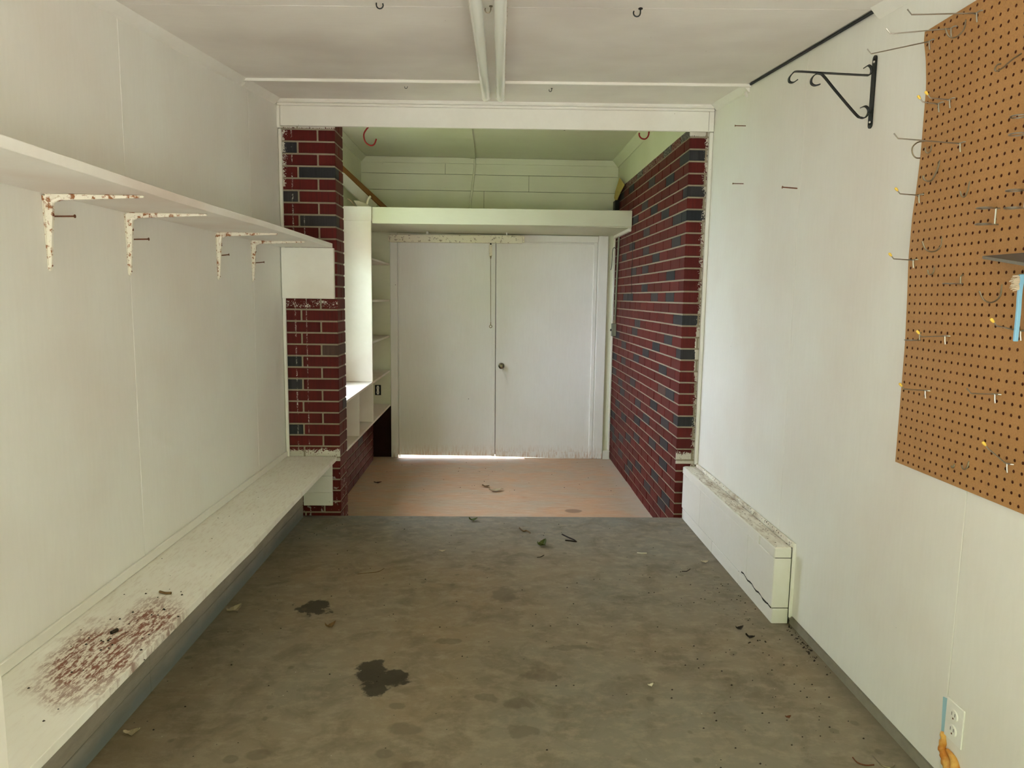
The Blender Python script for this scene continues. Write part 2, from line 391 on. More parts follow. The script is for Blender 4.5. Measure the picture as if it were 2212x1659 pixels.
# ------------------------------------------------------------------ key dimensions (camera at origin, slab at -1.308)
Z0F = -1.308
D = 4.085; XL, XR = -0.898, 1.097
WL, WR = -1.210, 1.225
BACK = 6.436
CRS = 2.625*.0254; ZR = .8465
def zc(x, y):       # sloping garage ceiling
    l = 1.067 - .100*(D-y); r = 1.082 - .085*(D-y); t = (x-WL)/(WR-WL); return l*(1-t) + r*t
def zb(y): return -1.475 - .011*(y-4.5)      # lower back floor

# ------------------------------------------------------------------ ground outside, floors
struct('ground', MB().box(-30, 30, -30, 30, -1.75, -1.62), GRASS)
struct('driveway', MB().box(-4.5, 4.5, -8, -.62, -1.60, -1.36), DRIVE)
hb = MB()
for i in range(22):
    x = -14+i*1.3; hb.lathe([(-1.62, .5), (-1.0, 1.25), (3.0, 1.5), (5.4, 1.1+.3*(i % 3)), (7.2+.5*(i % 4), .3)], (x, -9.0-.5*(i % 2), 0), 'Z', 9)
build('sky_blocker', hb, SKYBLOCK, kind='stuff', label='tall shrubs added unseen behind the camera to hold back sky light', category='blocker')  # added out of view to cut the sky light at the front
struct('path', MB().box(-1.6, 1.6, 6.66, 9.5, -1.60, -1.515), DRIVE)
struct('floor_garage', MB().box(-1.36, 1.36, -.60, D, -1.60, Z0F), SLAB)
fb = MB().hexa([(-1.36, D+.002, -1.61), (1.36, D+.002, -1.61), (1.36, 6.64, -1.61), (-1.36, 6.64, -1.61),
                (-1.36, D+.002, zb(D)), (1.36, D+.002, zb(D)), (1.36, 6.64, zb(6.64)), (-1.36, 6.64, zb(6.64))])
struct('floor_storeroom', fb, BACKFLOOR)

# ------------------------------------------------------------------ ceiling
ceil = struct('ceiling_garage')
def cpanel(y0, y1, x0=-1.36, x1=1.36, th=.012):
    m = MB().hexa([(x0, y0, zc(x0, y0)), (x1, y0, zc(x1, y0)), (x1, y1, zc(x1, y1)), (x0, y1, zc(x0, y1)),
                   (x0, y0, zc(x0, y0)+th), (x1, y0, zc(x1, y0)+th), (x1, y1, zc(x1, y1)+th), (x0, y1, zc(x0, y1)+th)])
    build('ceiling_panel', m, W_CEIL, ceil)
cpanel(-.60, 1.147); cpanel(1.149, 2.365); cpanel(2.368, 3.499, x1=1.206); cpanel(3.502, 4.12)
build('ceiling_deck', MB().hexa([(-1.36, -.60, zc(-1.36, -.60)+.02), (1.36, -.60, zc(1.36, -.60)+.02), (1.36, 4.12, zc(1.36, 4.12)+.02), (-1.36, 4.12, zc(-1.36, 4.12)+.02),
      (-1.36, -.60, 1.4), (1.36, -.60, 1.4), (1.36, 4.12, 1.4), (-1.36, 4.12, 1.4)]), SHADEBLACK, ceil)
def sl_box(x0, x1, y0, y1, dz0, dz1, m=None):
    m = m or MB()
    return m.hexa([(x0, y0, zc(x0, y0)-dz0), (x1, y0, zc(x1, y0)-dz0), (x1, y1, zc(x1, y1)-dz0), (x0, y1, zc(x0, y1)-dz0),
                   (x0, y0, zc(x0, y0)-dz1), (x1, y0, zc(x1, y0)-dz1), (x1, y1, zc(x1, y1)-dz1), (x0, y1, zc(x0, y1)-dz1)])
struct('trim_1', sl_box(WL+.002, WR-.002, 3.485, 3.512, .014, 0), W_TRIM, bevel=.002)      # batten across
def cove(name, x, sgn, y0, y1, s=.034):
    pts = lambda y: [(x, y, zc(x, y)), (x+sgn*s, y, zc(x, y)), (x+sgn*s*.8, y, zc(x, y)-s*.25), (x+sgn*s*.25, y, zc(x, y)-s*.85), (x, y, zc(x, y)-s)]
    a, b = pts(y0), pts(y1)
    struct(name, MB().add(a+b, [tuple(range(5))[::-1], tuple(range(5, 10))] + [(i, (i+1) % 5, 5+(i+1) % 5, 5+i) for i in range(5)]), W_TRIM)
cove('trim_2', WL, 1, -.5, 3.484); cove('trim_3', WL, 1, 3.513, 4.02)
cove('trim_4', WR, -1, -.5, 2.345); cove('trim_5', WR, -1, 3.513, 4.02)

cb = struct('ceiling_storeroom', MB().box(-1.36, 1.36, 4.13, 6.64, 1.222, 1.24), W_BACK)
struct('roof', MB().box(-1.55, 1.55, -.8, 6.9, 1.41, 1.47), ROOF)
struct('trim_6', MB().box(-.222, -.175, 4.3, 6.43, 1.212, 1.222), W_BACK)
def bcrown(name, p, q, nx, ny, s=.045):
    a = [(p[0], p[1], 1.222), (p[0]+nx*s, p[1]+ny*s, 1.222), (p[0]+nx*s, p[1]+ny*s, 1.215), (p[0]+nx*.008, p[1]+ny*.008, 1.222-s*1.1), (p[0], p[1], 1.222-s*1.1)]
    off = (q[0]-p[0], q[1]-p[1], 0); struct(name, MB().prism(a, off), W_BACK)
bcrown('trim_7', (-1.19, 4.3), (-1.19, BACK), 1, 0); bcrown('trim_8', (1.10, 4.3), (1.10, BACK), -1, 0, .055)
struct('trim_9', MB().box(-1.19, 1.10, BACK-.012, BACK, 1.168, 1.218), W_BACK, bevel=.002)

# ------------------------------------------------------------------ walls of the garage
def wall_panels(root, x0, x1, cuts, zlo, mat):
    for a, b in zip(cuts[:-1], cuts[1:]):
        m = MB().hexa([(x0, a+.001, zlo), (x1, a+.001, zlo), (x1, b-.001, zlo), (x0, b-.001, zlo),
                       (x0, a+.001, zc(x0, a)+.03), (x1, a+.001, zc(x1, a)+.03), (x1, b-.001, zc(x1, b)+.03), (x0, b-.001, zc(x0, b)+.03)])
        build('wall_panel', m, mat, root, bevel=.0012)
wl = struct('wall_left'); wall_panels(wl, WL-.008, WL, [-.5, 1.175, 2.395, 3.60, 4.30], -1.32, W_WALL)
build('sheathing', MB().box(-1.40, WL-.010, -.60, 4.32, -1.60, 1.42), SIDING, wl)
wr = struct('wall_right'); wall_panels(wr, WR, WR+.008, [-.5, .52, 1.733, 2.865, 4.20], -1.272, W_WALL)
build('sheathing', MB().box(WR+.010, 1.42, -.60, 4.20, -1.60, 1.42), SIDING, wr)
build('footing', MB().box(WR-.004, WR+.03, -.5, 2.70, -1.34, -1.274), CURB2, wr)
# front of the garage: opening behind which the photographer stands
wf = struct('wall_front')
build('jamb', MB().box(-1.42, -1.12, -.62, -.52, -1.60, .56), W_TRIM, wf)
build('jamb', MB().box(1.12, 1.42, -.62, -.52, -1.60, .56), W_TRIM, wf)
build('header', MB().box(-1.42, 1.42, -.62, -.52, .561, 1.42), W_TRIM, wf)
struct('trim_16', MB().box(-.950, -.868, 1.11, 1.20, Z0F, .76), W_TRIM, bevel=.003)

# beam over the opening
bl, br = .924, .938
def beamz(x, a, b): t = (x+1.19)/2.4; return a*(1-t)+b*t
beam = struct('beam')
def bq(x0, x1, y0, y1, za, zb_, m): return m.hexa([(x0, y0, beamz(x0, *za)), (x1, y0, beamz(x1, *za)), (x1, y1, beamz(x1, *za)), (x0, y1, beamz(x0, *za)),
      (x0, y0, beamz(x0, *zb_)), (x1, y0, beamz(x1, *zb_)), (x1, y1, beamz(x1, *zb_)), (x0, y1, beamz(x0, *zb_))])
build('fascia_board', bq(-1.190, 1.193, 4.055, 4.075, (bl, br), (1.03, 1.045), MB()), W_TRIM, beam, bevel=.002)
build('moulding', bq(-1.205, 1.222, 4.045, 4.075, (1.0305, 1.0455), (1.044, 1.059), MB()), W_TRIM, beam, bevel=.003)
build('moulding', bq(-1.205, 1.222, 4.030, 4.075, (1.0445, 1.0595), (1.075, 1.092), MB()), W_TRIM, beam, bevel=.006)
build('header_beam', bq(-1.22, 1.23, 4.076, 4.084, (bl+.004, br+.004), (1.25, 1.25), MB()), W_TRIM, beam)
build('header_beam', MB().box(-1.30, 1.30, 4.085, 4.135, 1.012, 1.25), W_TRIM, beam)
build('fascia_board', MB().box(1.1935, 1.222, 4.05, 4.078, .937, 1.045), W_TRIM, beam, bevel=.002)
struct('trim_10', MB().box(-1.210, -1.192, 4.052, 4.084, .912, 1.03), W_TRIM, bevel=.003)
struct('trim_11', MB().box(-1.207, -1.190, 4.062, 4.084, -.948, .910), W_TRIM, bevel=.004)
struct('trim_12', MB().box(1.203, 1.2245, 4.06, 4.084, -.975, .935), W_TRIM, bevel=.004)

# ------------------------------------------------------------------ bricks
mesh_cache = {}
def chamfer_mesh(dx, dy, dz, mat, c=.0022):
    key = (round(dx, 3), round(dy, 3), round(dz, 3), mat.name)
    if key in mesh_cache: return mesh_cache[key]
    bm = bmesh.new(); bmesh.ops.create_cube(bm, size=1.0, matrix=Matrix.Diagonal((dx, dy, dz, 1)))
    bmesh.ops.bevel(bm, geom=bm.edges[:], offset=c, segments=1, affect='EDGES')
    me = bpy.data.meshes.new('brick'); bm.to_mesh(me); bm.free(); me.materials.append(mat); mesh_cache[key] = me; return me
def brick(root, x0, x1, y0, y1, z0, z1, mat=None):
    me = chamfer_mesh(x1-x0, y1-y0, z1-z0, mat or BRICK)
    o = bpy.data.objects.new('brick', me); COL.objects.link(o); o.parent = root
    o.location = Vector(((x0+x1)/2, (y0+y1)/2, (z0+z1)/2)) - root.location; return o
def rowz(k): return ZR-(k+1)*CRS+.0048, ZR-k*CRS-.0048
J = .0098; PT = 8.375*.0254

def unrow(z): return int(math.floor((ZR-z)/CRS))
# dark bricks of the right wall, read off the photograph
r1 = [(1135,160),(910,380),(500,740),(1160,500),(680,850),(960,800),(380,980),(250,1000),(1180,1010),(580,1220),(715,1290),(870,1350),(1060,1430),(1160,1390),(445,1445),(610,1610)]
r2 = [(600,50),(1040,170),(390,270),(600,320),(270,440),(740,425),(590,605),(410,650),(960,690),(255,925),(580,890),(355,1030),(710,1020),(935,1010),(1060,1330),(470,1425),(425,1550),(920,1620),(180,1600)]
r3 = [(245,85),(335,225),(810,240),(180,290),(655,330),(520,425),(1140,320),(330,470),(905,570),(205,625),(470,780),(290,800),(145,810),(1020,920),(320,920),(550,1080),(785,1095),(250,1110),(680,1290),(940,1340),(1100,1300),(345,1295),(540,1330),(190,1270),(140,1440)]
r4 = [(535,410),(415,440),(310,440),(210,450),(770,490),(935,480),(930,770),(240,610),(445,830),(565,840),(400,910),(810,980),(700,1140),(975,1290),(930,1510)]
darkpx = [(1310+a/6.9125, 270+b/6.9125) for a, b in r1] + [(1310+a/6.9125, 500+b/6.9125) for a, b in r2] + [(1300+a/6.9125, 720+b/6.9125) for a, b in r3] + [(1300+a/6.9125, 890+b/6.9125) for a, b in r4]
def right_key(y, k):
    s = y-D; first = (.2080 if k % 2 == 0 else .1064)
    return (k, 0 if s < first else 1+int((s-first)/PT))
dark = set()
for u, v in darkpx:
    p = at(u, v, 'X', XR); dark.add(right_key(p[1], unrow(p[2])))
u, v = 1300+900/6.9125, 720+850/6.9125; p = at(u, v, 'X', XR); brown = {right_key(p[1], unrow(p[2]))}
wrr = struct('wall_rear_right')
build('mortar', MB().box(XR+.005, 1.36, D+.005, 6.50, -1.60, .955), MORTAR, wrr)
build('upper_wall', MB().box(1.100, 1.36, 4.09, 6.50, .956, 1.25), W_BACK, wrr)
todo = []
for k in range(-2, 35):
    z0, z1 = rowz(k)
    if k == -2: z1 = .962
    if z1 < -1.49: continue
    z0 = max(z0, -1.50)
    first = (.2080 if k % 2 == 0 else .1064); ys = [0.0, first] ; 
    while ys[-1] < BACK-D: ys.append(ys[-1]+PT)
    for i in range(len(ys)-1):
        y0 = D+ys[i]+(0 if i == 0 else J/2); y1 = min(D+ys[i+1]-J/2, BACK+.01)
        if y1-y0 < .02: continue
        jx = random.uniform(-.0012, .0012) if i else 0
        m = BRICK_DK if (k, i) in dark else BRICK_BR if (k, i) in brown else BRICK
        if i == 0:
            todo.append((y0, (XR, XR+(.092 if k % 2 == 0 else .128), y0, y1, z0, z1), m))
            if k % 2 == 0: todo.append((y0, (XR+.102, XR+.128, y0, D+.09, z0, z1), m))
        else:
            todo.append((y0, (XR+jx, XR+.088, y0, y1, z0, z1), m))
todo.sort(key=lambda t: (t[0], -t[1][5]))
for i, (y, bx, m) in enumerate(todo):
    if i < 298: brick(wrr, *bx, m)
for mname, mm, nm in ((BRICK, 'brick_far', 0), (BRICK_DK, 'brick_far_dark', 1)):
    rest = MB(); cols = []
    for y, bx, m in todo[298:]:
        if (m is BRICK) == (nm == 0): rest.box(*bx); cols += [random.random()]*8
    if rest.v:
        o = build('brick', rest, mname, wrr, kind='stuff')
        a = o.data.attributes.new('rnd', 'FLOAT', 'POINT'); a.data.foreach_set('value', cols[:len(o.data.vertices)])

# left brick pillar
pil = struct('brick_pillar')
YD2 = D+.203
build('mortar', MB().box(-1.30, XL-.0045, D+.0045, YD2-.004, -1.60, 1.01), MORTAR, pil)
for k in range(-3, 35):
    z0, z1 = rowz(k)
    if k == -3: z1 = 1.012
    if z1 < -1.46: continue
    mA = BRICK_DK if k in (0, 4, 18, 20, 24) else BRICK
    if k % 2 == 0:
        brick(pil, -1.212, -1.1115, D, YD2, z0, z1, mA)
        brick(pil, -1.1015, XL, D, D+.092, z0, z1, BRICK_DK if k in (2, 6) else BRICK)
        brick(pil, -1.1015, XL, D+.102, YD2, z0, z1, BRICK_DK if k in (22,) else BRICK)
    else:
        brick(pil, -1.212, -1.0, D, D+.092, z0, z1, BRICK)
        brick(pil, -.990, XL, D, YD2, z0, z1, BRICK_BR if k == 17 else BRICK)

# left wall of the storeroom: brick below, window above
wrl = struct('wall_rear_left')
XB = -1.078
build('mortar', MB().box(-1.40, XB-.005, YD2+.002, 6.272, -1.60, -1.02), MORTAR, wrl)
for k in range(27, 35):
    z0, z1 = rowz(k)
    if z0 > -1.01: continue
    z1 = min(z1, -1.012)
    if z1-z0 < .02: continue
    y = YD2+.004 - (PT/2 if k % 2 else 0); n_ = 0
    while y < 6.27:
        a, b = max(y+J/2, YD2+.002), min(y+PT-J/2, 6.275)
        if b-a > .03: brick(wrl, XB-.085, XB, a, b, max(z0, -1.5), z1, BRICK_DK if (k, n_) in ((32, 1), (32, 2), (31, 2), (33, 1), (30, 6)) else BRICK)
        y += PT; n_ += 1
WY0, WY1, WZ0, WZ1 = 4.31, 5.20, -.62, .84
WX0, WX1 = -1.31, -1.19
build('wall_section', MB().box(WX0, WX1, YD2, WY0, -1.019, 1.25), W_BACK, wrl)
build('wall_section', MB().box(WX0, WX1, WY1, BACK+.1, -1.019, 1.25), W_BACK, wrl)
build('wall_section', MB().box(WX0, WX1, WY0, WY1, -1.019, WZ0), W_BACK, wrl)
build('wall_section', MB().box(WX0, WX1, WY0, WY1, WZ1, 1.25), W_BACK, wrl)
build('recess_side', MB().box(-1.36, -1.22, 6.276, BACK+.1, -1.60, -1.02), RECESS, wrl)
win = struct('window_1'); ZM = .11
fr = MB(); x0, x1 = -1.30, -1.26
fr.box(x0, x1, WY0, WY0+.04, WZ0, WZ1).box(x0, x1, WY1-.04, WY1, WZ0, WZ1).box(x0, x1, WY0+.04, WY1-.04, WZ0, WZ0+.04).box(x0, x1, WY0+.04, WY1-.04, WZ1-.04, WZ1)
build('window_frame', fr, W_TRIM, win)
build('window_rail', MB().box(x0, x1, WY0+.04, WY1-.04, ZM-.02, ZM+.02), W_TRIM, win)
build('pane', MB().box(-1.282, -1.278, WY0+.04, WY1-.04, WZ0+.04, ZM-.02), GLASS, win)
build('pane', MB().box(-1.282, -1.278, WY0+.04, WY1-.04, ZM+.02, WZ1-.04), GLASS, win)
build('window_sill', MB().box(-1.30, -1.175, WY0-.01, WY1+.01, WZ0-.025, WZ0), W_TRIM, win, bevel=.003)

# back wall with double door opening
wb = struct('wall_back')
DX0, DX1, DZ = -.905, .930, .505
build('wall_section', MB().box(-1.36, -.937, BACK, BACK+.14, -1.012, .60), W_BACK, wb)
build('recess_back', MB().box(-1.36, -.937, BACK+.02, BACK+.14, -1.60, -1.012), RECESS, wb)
build('wall_section', MB().box(1.00, 1.36, BACK, BACK+.14, -1.60, .60), W_BACK, wb)
build('wall_section', MB().box(-.937, 1.00, BACK+.02, BACK+.14, DZ, .60), W_BACK, wb)
build('wall_sheathing', MB().box(-1.36, 1.36, BACK+.014, BACK+.14, .601, 1.25), DARKCRACK, wb)
def plank(z0, z1, xs):
    for a, b in zip(xs[:-1], xs[1:]):
        build('plank', MB().box(a+.0012, b-.0012, BACK+random.uniform(-.001, .001), BACK+.013, z0+.0015, z1-.0015), W_BACK, wb, bevel=.001)
plank(.60, .78, (-1.2, .4, 1.1)); plank(.78, .935, (-1.2, -.1, 1.1)); plank(.935, 1.076, (-1.2, .30, 1.1)); plank(1.076, 1.225, (-1.2, -.445, 1.1))
struct('baseboard_back', MB().box(1.03, 1.094, BACK-.014, BACK-.001, zb(BACK), -1.415), W_TRIM, bevel=.002)
struct('trim_13', MB().box(1.076, 1.0945, BACK-.02, BACK-.001, -1.41, .545), W_TRIM, bevel=.004)
df = struct('door_frame')
def casing(x0, x1, z0, z1, y0=BACK-.020): return MB().box(x0, x1, y0, BACK-.001, z0, z1)
build('casing', casing(-.938, -.872, -1.492, .56), W_DOOR, df, bevel=.004)
build('casing', casing(-.867, -.855, -1.492, .50, BACK-.012), W_DOOR, df, bevel=.003)
build('casing', casing(.938, 1.028, -1.492, .56), W_DOOR, df, bevel=.004)
build('casing', casing(.898, .933, -1.492, .50, BACK-.012), W_DOOR, df, bevel=.003)
build('casing', casing(-.852, .895, .480, .491, BACK-.012), W_DOOR, df, bevel=.002)
build('casing', casing(-.870, .936, .496, .556), W_DOOR, df, bevel=.004)
build('door_jamb', MB().box(-.937, -.8725, BACK+.0, BACK+.14, -1.60, .52), W_DOOR, df)
build('door_jamb', MB().box(.9255, 1.0, BACK+.0, BACK+.14, -1.60, .52), W_DOOR, df)
build('door_jamb', MB().box(-.872, .925, BACK+.0, BACK+.14, .4875, .505), W_DOOR, df)
build('door_stop', MB().box(-.938, 1.0, BACK+.05, BACK+.07, .47, .505), W_DOOR, df)
d1 = struct('door_1')
build('door_leaf', MB().hexa([(-.872, BACK, -1.474), (.022, BACK, -1.477), (.022, BACK+.035, -1.477), (-.872, BACK+.035, -1.474), (-.872, BACK, .487), (.010, BACK, .487), (.010, BACK+.035, .487), (-.872, BACK+.035, .487)]), W_DOOR, d1, bevel=.002)
build('astragal', MB().hexa([(-.008, BACK-.010, -1.478), (.0215, BACK-.010, -1.478), (.0215, BACK-.001, -1.478), (-.008, BACK-.001, -1.478), (-.020, BACK-.010, .487), (.010, BACK-.010, .487), (.010, BACK-.001, .487), (-.020, BACK-.001, .487)]), W_DOOR, d1, bevel=.002)
build('gap_blocker', MB().box(-.03, .05, BACK+.0355, BACK+.045, -1.47, .487), SHADEBLACK, d1)  # added strip that blocks light and keeps the leaf gap dark
d2 = struct('door_2')
build('door_leaf', MB().hexa([(.026, BACK, -1.478), (.925, BACK, -1.492), (.925, BACK+.035, -1.492), (.026, BACK+.035, -1.478), (.014, BACK, .487), (.925, BACK, .487), (.925, BACK+.035, .487), (.014, BACK+.035, .487)]), W_DOOR, d2, bevel=.002)
build('door_sweep', MB().hexa([(.032, BACK-.006, -1.480), (.896, BACK-.006, -1.493), (.896, BACK-.0005, -1.493), (.032, BACK-.0005, -1.480), (.032, BACK-.006, -1.432), (.896, BACK-.006, -1.430), (.896, BACK-.0005, -1.430), (.032, BACK-.0005, -1.432)]), W_DOOR, d2, bevel=.001)
k0 = at(1083, 791, 'Y', BACK-.045)
build('door_knob', MB().lathe([(0, .026), (-.006, .027), (-.010, .014), (-.024, .012), (-.032, .022), (-.046, .027), (-.056, .022), (-.060, .010)], (k0[0], BACK-.001, k0[2]), 'Y', 24), KNOB, d2, smooth=True)
build('threshold', MB().box(.30, .93, BACK+.002, BACK+.05, -1.60, -1.490), W_TRIM, df)

# ------------------------------------------------------------------ built-in shelves and cupboard bays on the left
bc = thing('built_in_shelving', 'white built-in shelving with tall window-side panel and open bays above dark brick', 'shelving', (-1.06, 5.4, -1.02))
XF = -.942
build('side_panel', MB().box(-1.186, XF, 5.480, 5.500, -.672, .560), W_SHELF, bc, bevel=.0015)
build('countertop', MB().box(-1.186, XF, YD2+.004, 5.497, -.692, -.674), W_SHELF, bc, bevel=.0015)
build('bottom_shelf', MB().box(-1.186, XF, YD2+.004, BACK-.022, -1.009, -.992), W_SHELF, bc, bevel=.0015)
build('divider', MB().box(-1.186, XF+.001, 4.911, 4.929, -.991, -.693), W_SHELF, bc, bevel=.0015)
build('divider', MB().box(-1.186, XF+.001, 5.482, 5.500, -.991, -.693), W_SHELF, bc, bevel=.0015)
for zt in (.286, -.036, -.359, -.676):
    build('shelf', MB().box(-1.186, XF-.002, 5.501, BACK-.022, zt-.017, zt), W_SHELF, bc, bevel=.0015)
build('backing', MB().box(-1.1895, -1.1865, YD2+.004, BACK-.022, -.991, -.693), W_SHELF, bc)
ol = thing('wall_outlet', 'bare duplex outlet in a rough black cutout inside the lowest shelf bay', 'outlet', (-1.058, BACK-.004, -.908))
build('cutout', MB().box(-1.085, -1.031, BACK-.0035, BACK-.001, -.912, -.818), DARKHOLE, ol)
build('receptacle', MB().box(-1.069, -1.047, BACK-.010, BACK-.004, -.905, -.825), WHITEPL, ol, bevel=.003)
for z in (-.845, -.885):
    build('socket_face', MB().lathe([(0, .014), (-.004, .013)], (-1.058, BACK-.010, z), 'Y', 14), WHITEPL, ol)
    for x in (-1.062, -1.054): build('slot', MB().box(x-.001, x+.001, BACK-.0155, BACK-.0142, z-.004, z+.006), RUST, ol)

# loft shelf
loft = thing('loft_shelf', 'deep white storage loft spanning the storeroom above the double doors', 'shelf', (0, 6.0, .54))
build('deck', MB().prism([(-1.186, 5.52, .562), (-.941, 5.522, .562), (1.092, 5.69, .562), (1.092, BACK-.003, .562), (-1.186, BACK-.003, .562)], (0, 0, .095)), W_BACK, loft)
build('fascia', MB().hexa([(-.938, 5.500, .545), (1.088, 5.665, .570), (1.088, 5.685, .570), (-.938, 5.520, .545), (-.938, 5.500, .668), (1.088, 5.665, .694), (1.088, 5.685, .694), (-.938, 5.520, .668)]), W_BACK, loft, bevel=.002)
build('fascia', MB().box(-1.186, -.9395, 5.480, 5.500, .5605, .668), W_SHELF, loft, bevel=.001)
build('cleat', MB().box(1.068, 1.0945, 5.70, BACK-.022, .535, .561), W_TRIM, loft, bevel=.003)

# ------------------------------------------------------------------ long wall shelf, its cleat and brackets
sh = thing('wall_shelf', 'long white board shelf along the left wall on rusty brackets', 'shelf', (-1.06, 2.7, .26))
m = MB(); ys = [1.22, 1.5, 1.8, 2.1, 2.4, 2.8, 3.2, 3.6, 4.052]
zt = lambda y: .2865 - .0055*math.exp(-((y-2.2)/.5)**2)
vs = []
for y in ys:
    xf = -.913 + .002*math.sin(y*3); z = zt(y)
    vs += [(WL+.001, y, z-.024), (xf, y, z-.024), (xf, y, z), (WL+.001, y, z)]
nn = len(ys); m.add(vs, [(i*4+k, i*4+(k+1) % 4, (i+1)*4+(k+1) % 4, (i+1)*4+k) for i in range(nn-1) for k in range(4)] + [(3, 2, 1, 0), tuple(range((nn-1)*4, nn*4))])
build('board', m, W_SHELF, sh, bevel=.0015)
build('end_cleat', MB().box(-1.204, -.909, 4.050, 4.078, -.024, .261), W_SHELF, sh, bevel=.002)
def bracket_mb():
    m = MB(); a = []      # vertical leg, origin at the corner against wall and shelf
    def leg(p0, p1, w0, w1, h0, h1, axis):
        # raised rib with tapering flange
        P0, P1 = Vector(p0), Vector(p1)
        for (wa, wbb, ha, hb) in ((w0, w1, .002, .002), (w0*.45, w1*.45, h0, h1)):
            if axis == 'Z':
                m.hexa([(0, -wbb/2, P1.z), (hb, -wbb/2, P1.z), (hb, wbb/2, P1.z), (0, wbb/2, P1.z), (0, -wa/2, P0.z), (ha, -wa/2, P0.z), (ha, wa/2, P0.z), (0, wa/2, P0.z)])
            else:
                m.hexa([(P0.x, -wa/2, -ha), (P1.x, -wbb/2, -hb), (P1.x, wbb/2, -hb), (P0.x, wa/2, -ha), (P0.x, -wa/2, 0), (P1.x, -wbb/2, 0), (P1.x, wbb/2, 0), (P0.x, wa/2, 0)])
    leg((0, 0, -.004), (0, 0, -.196), .030, .016, .024, .008, 'Z')
    leg((.004, 0, 0), (.262, 0, 0), .030, .014, .018, .006, 'X')
    m.tube([(.010, 0, -.045), (.018, 0, -.018), (.045, 0, -.008)], .008, 8)
    m.lathe([(0, .0085), (.004, .0085), (.005, .006)], (0, 0, -.196), 'X', 12)
    return m
bmesh0 = None
labels = ['rusty white shelf bracket nearest the garage opening', 'rusty white shelf bracket second from the garage opening',
          'rusty white shelf bracket third from the garage opening', 'rusty white shelf bracket closest to the brick pillar']
proto = None
for i, y in enumerate((1.965, 2.386, 3.144, 3.588)):
    if proto is None:
        b = thing('shelf_bracket', labels[i], 'bracket', (WL+.0005, y, zt(y)-.0245), 'shelf brackets under the long shelf')
        c = build('bracket_arm', bracket_mb(), RUSTY, b, bevel=.001, local=True)
        s_ = build('screw', MB().lathe([(.0195, .004), (.0215, .003)], (0, 0, -.055), 'X', 8), RUST, b, local=True)
        s2_ = build('screw', MB().lathe([(.008, .003), (.010, .002)], (0, 0, -.190), 'X', 8), RUST, b, local=True); proto = (b, c, s_, s2_)
    else:
        b = proto[0].copy(); COL.objects.link(b); b.location = (WL+.0005, y, zt(y)-.0245); b['label'] = labels[i]
        for q in proto[1:]:
            c = q.copy(); COL.objects.link(c); c.parent = b
    
# nails by the brackets and on the right wall
def nail(p, d, L, label, r=.0023, group=None, name='nail', mat=RUST):
    P = Vector(p); dv = Vector(d).normalized(); m = MB()
    m.tube([P-dv*.004, P+dv*L], r, 7); m.tube([P+dv*L, P+dv*(L+.0018)], r*2.2, 8)
    return tagged(name, m, mat, label, 'nail', group)
nail((WL, 2.002, .203), (1, 0, .02), .055, 'rusty nail sticking out of left wall beside first bracket')
nail((WL, 2.43, .175), (1, 0, .03), .048, 'rusty nail sticking out of left wall beside second bracket')
nail(at(474, 552, 'X', WL), (1, .1, .12), .04, 'rusty nail tilted upwards beside third bracket')
nail(at(548, 568, 'X', WL), (1, .1, .10), .05, 'thin rusty nail between last bracket and brick pillar')
nail(at(1611, 272, 'X', WR), (-1, 0, 0), .052, 'rusty nail high on right wall near the beam', .002)
nail(at(1606, 397, 'X', WR), (-1, 0, 0), .052, 'rusty nail on right wall straight below the higher nail', .002)
nail(at(1722, 407, 'X', WR), (-1, 0, .06), .060, 'paint-flecked nail on right wall nearer the black bracket', .0025)

# ------------------------------------------------------------------ bench and its footing
bn = thing('bench', 'long low white painted bench board with rust brown dirt along left wall', 'bench', (-1.06, 2.7, Z0F))
m = MB(); vs = []
ysb = [1.22, 1.5, 1.85, 2.2, 2.6, 3.0, 3.4, 3.8, D-.012]
for y in ysb:
    z = -.945 - .006*math.exp(-((y-2.6)/.6)**2); xf = -.915 + (.012 if 2.3 < y < 3.0 else 0)*.5
    vs += [(WL+.001, y, -.972), (xf, y, z-.024), (xf, y, z), (WL+.001, y, -.945)]
nn = len(ysb); m.add(vs, [(i*4+k, i*4+(k+1) % 4, (i+1)*4+(k+1) % 4, (i+1)*4+k) for i in range(nn-1) for k in range(4)] + [(3, 2, 1, 0), tuple(range((nn-1)*4, nn*4))])
build('seat_board', m, W_BENCH, bn, bevel=.0012)
build('back_strip', MB().box(WL+.001, WL+.010, 1.22, D-.02, -.944, -.912), W_TRIM, bn, bevel=.0015)
build('end_board', MB().box(-1.112, -.942, D-.022, D-.006, -1.060, -.975), W_BLOCK, bn, bevel=.0015)
build('end_board', MB().box(-1.112, -.942, D-.022, D-.006, -1.160, -1.0615), W_BLOCK, bn, bevel=.0015)
build('end_board', MB().box(-1.112, -.942, D-.022, D-.006, -1.240, -1.1615), W_BLOCK, bn, bevel=.0015)
ft = struct('footing_wall')
yy = [1.1, 1.62, 2.2, 2.85, 3.45, D-.024]
for a, b in zip(yy[:-1], yy[1:]):
    build('concrete_block', MB().box(-1.20, -1.114, a, b, -1.236, -.973), CURB, ft, bevel=.002)
    build('concrete_block', MB().box(-1.20, -1.115, a-.0, b, -1.312, -1.239), CURB, ft, bevel=.002)
# darker joint core
build('joint', MB().box(-1.199, -1.118, 1.1, D-.03, -1.31, -.98), DARKCRACK, ft)

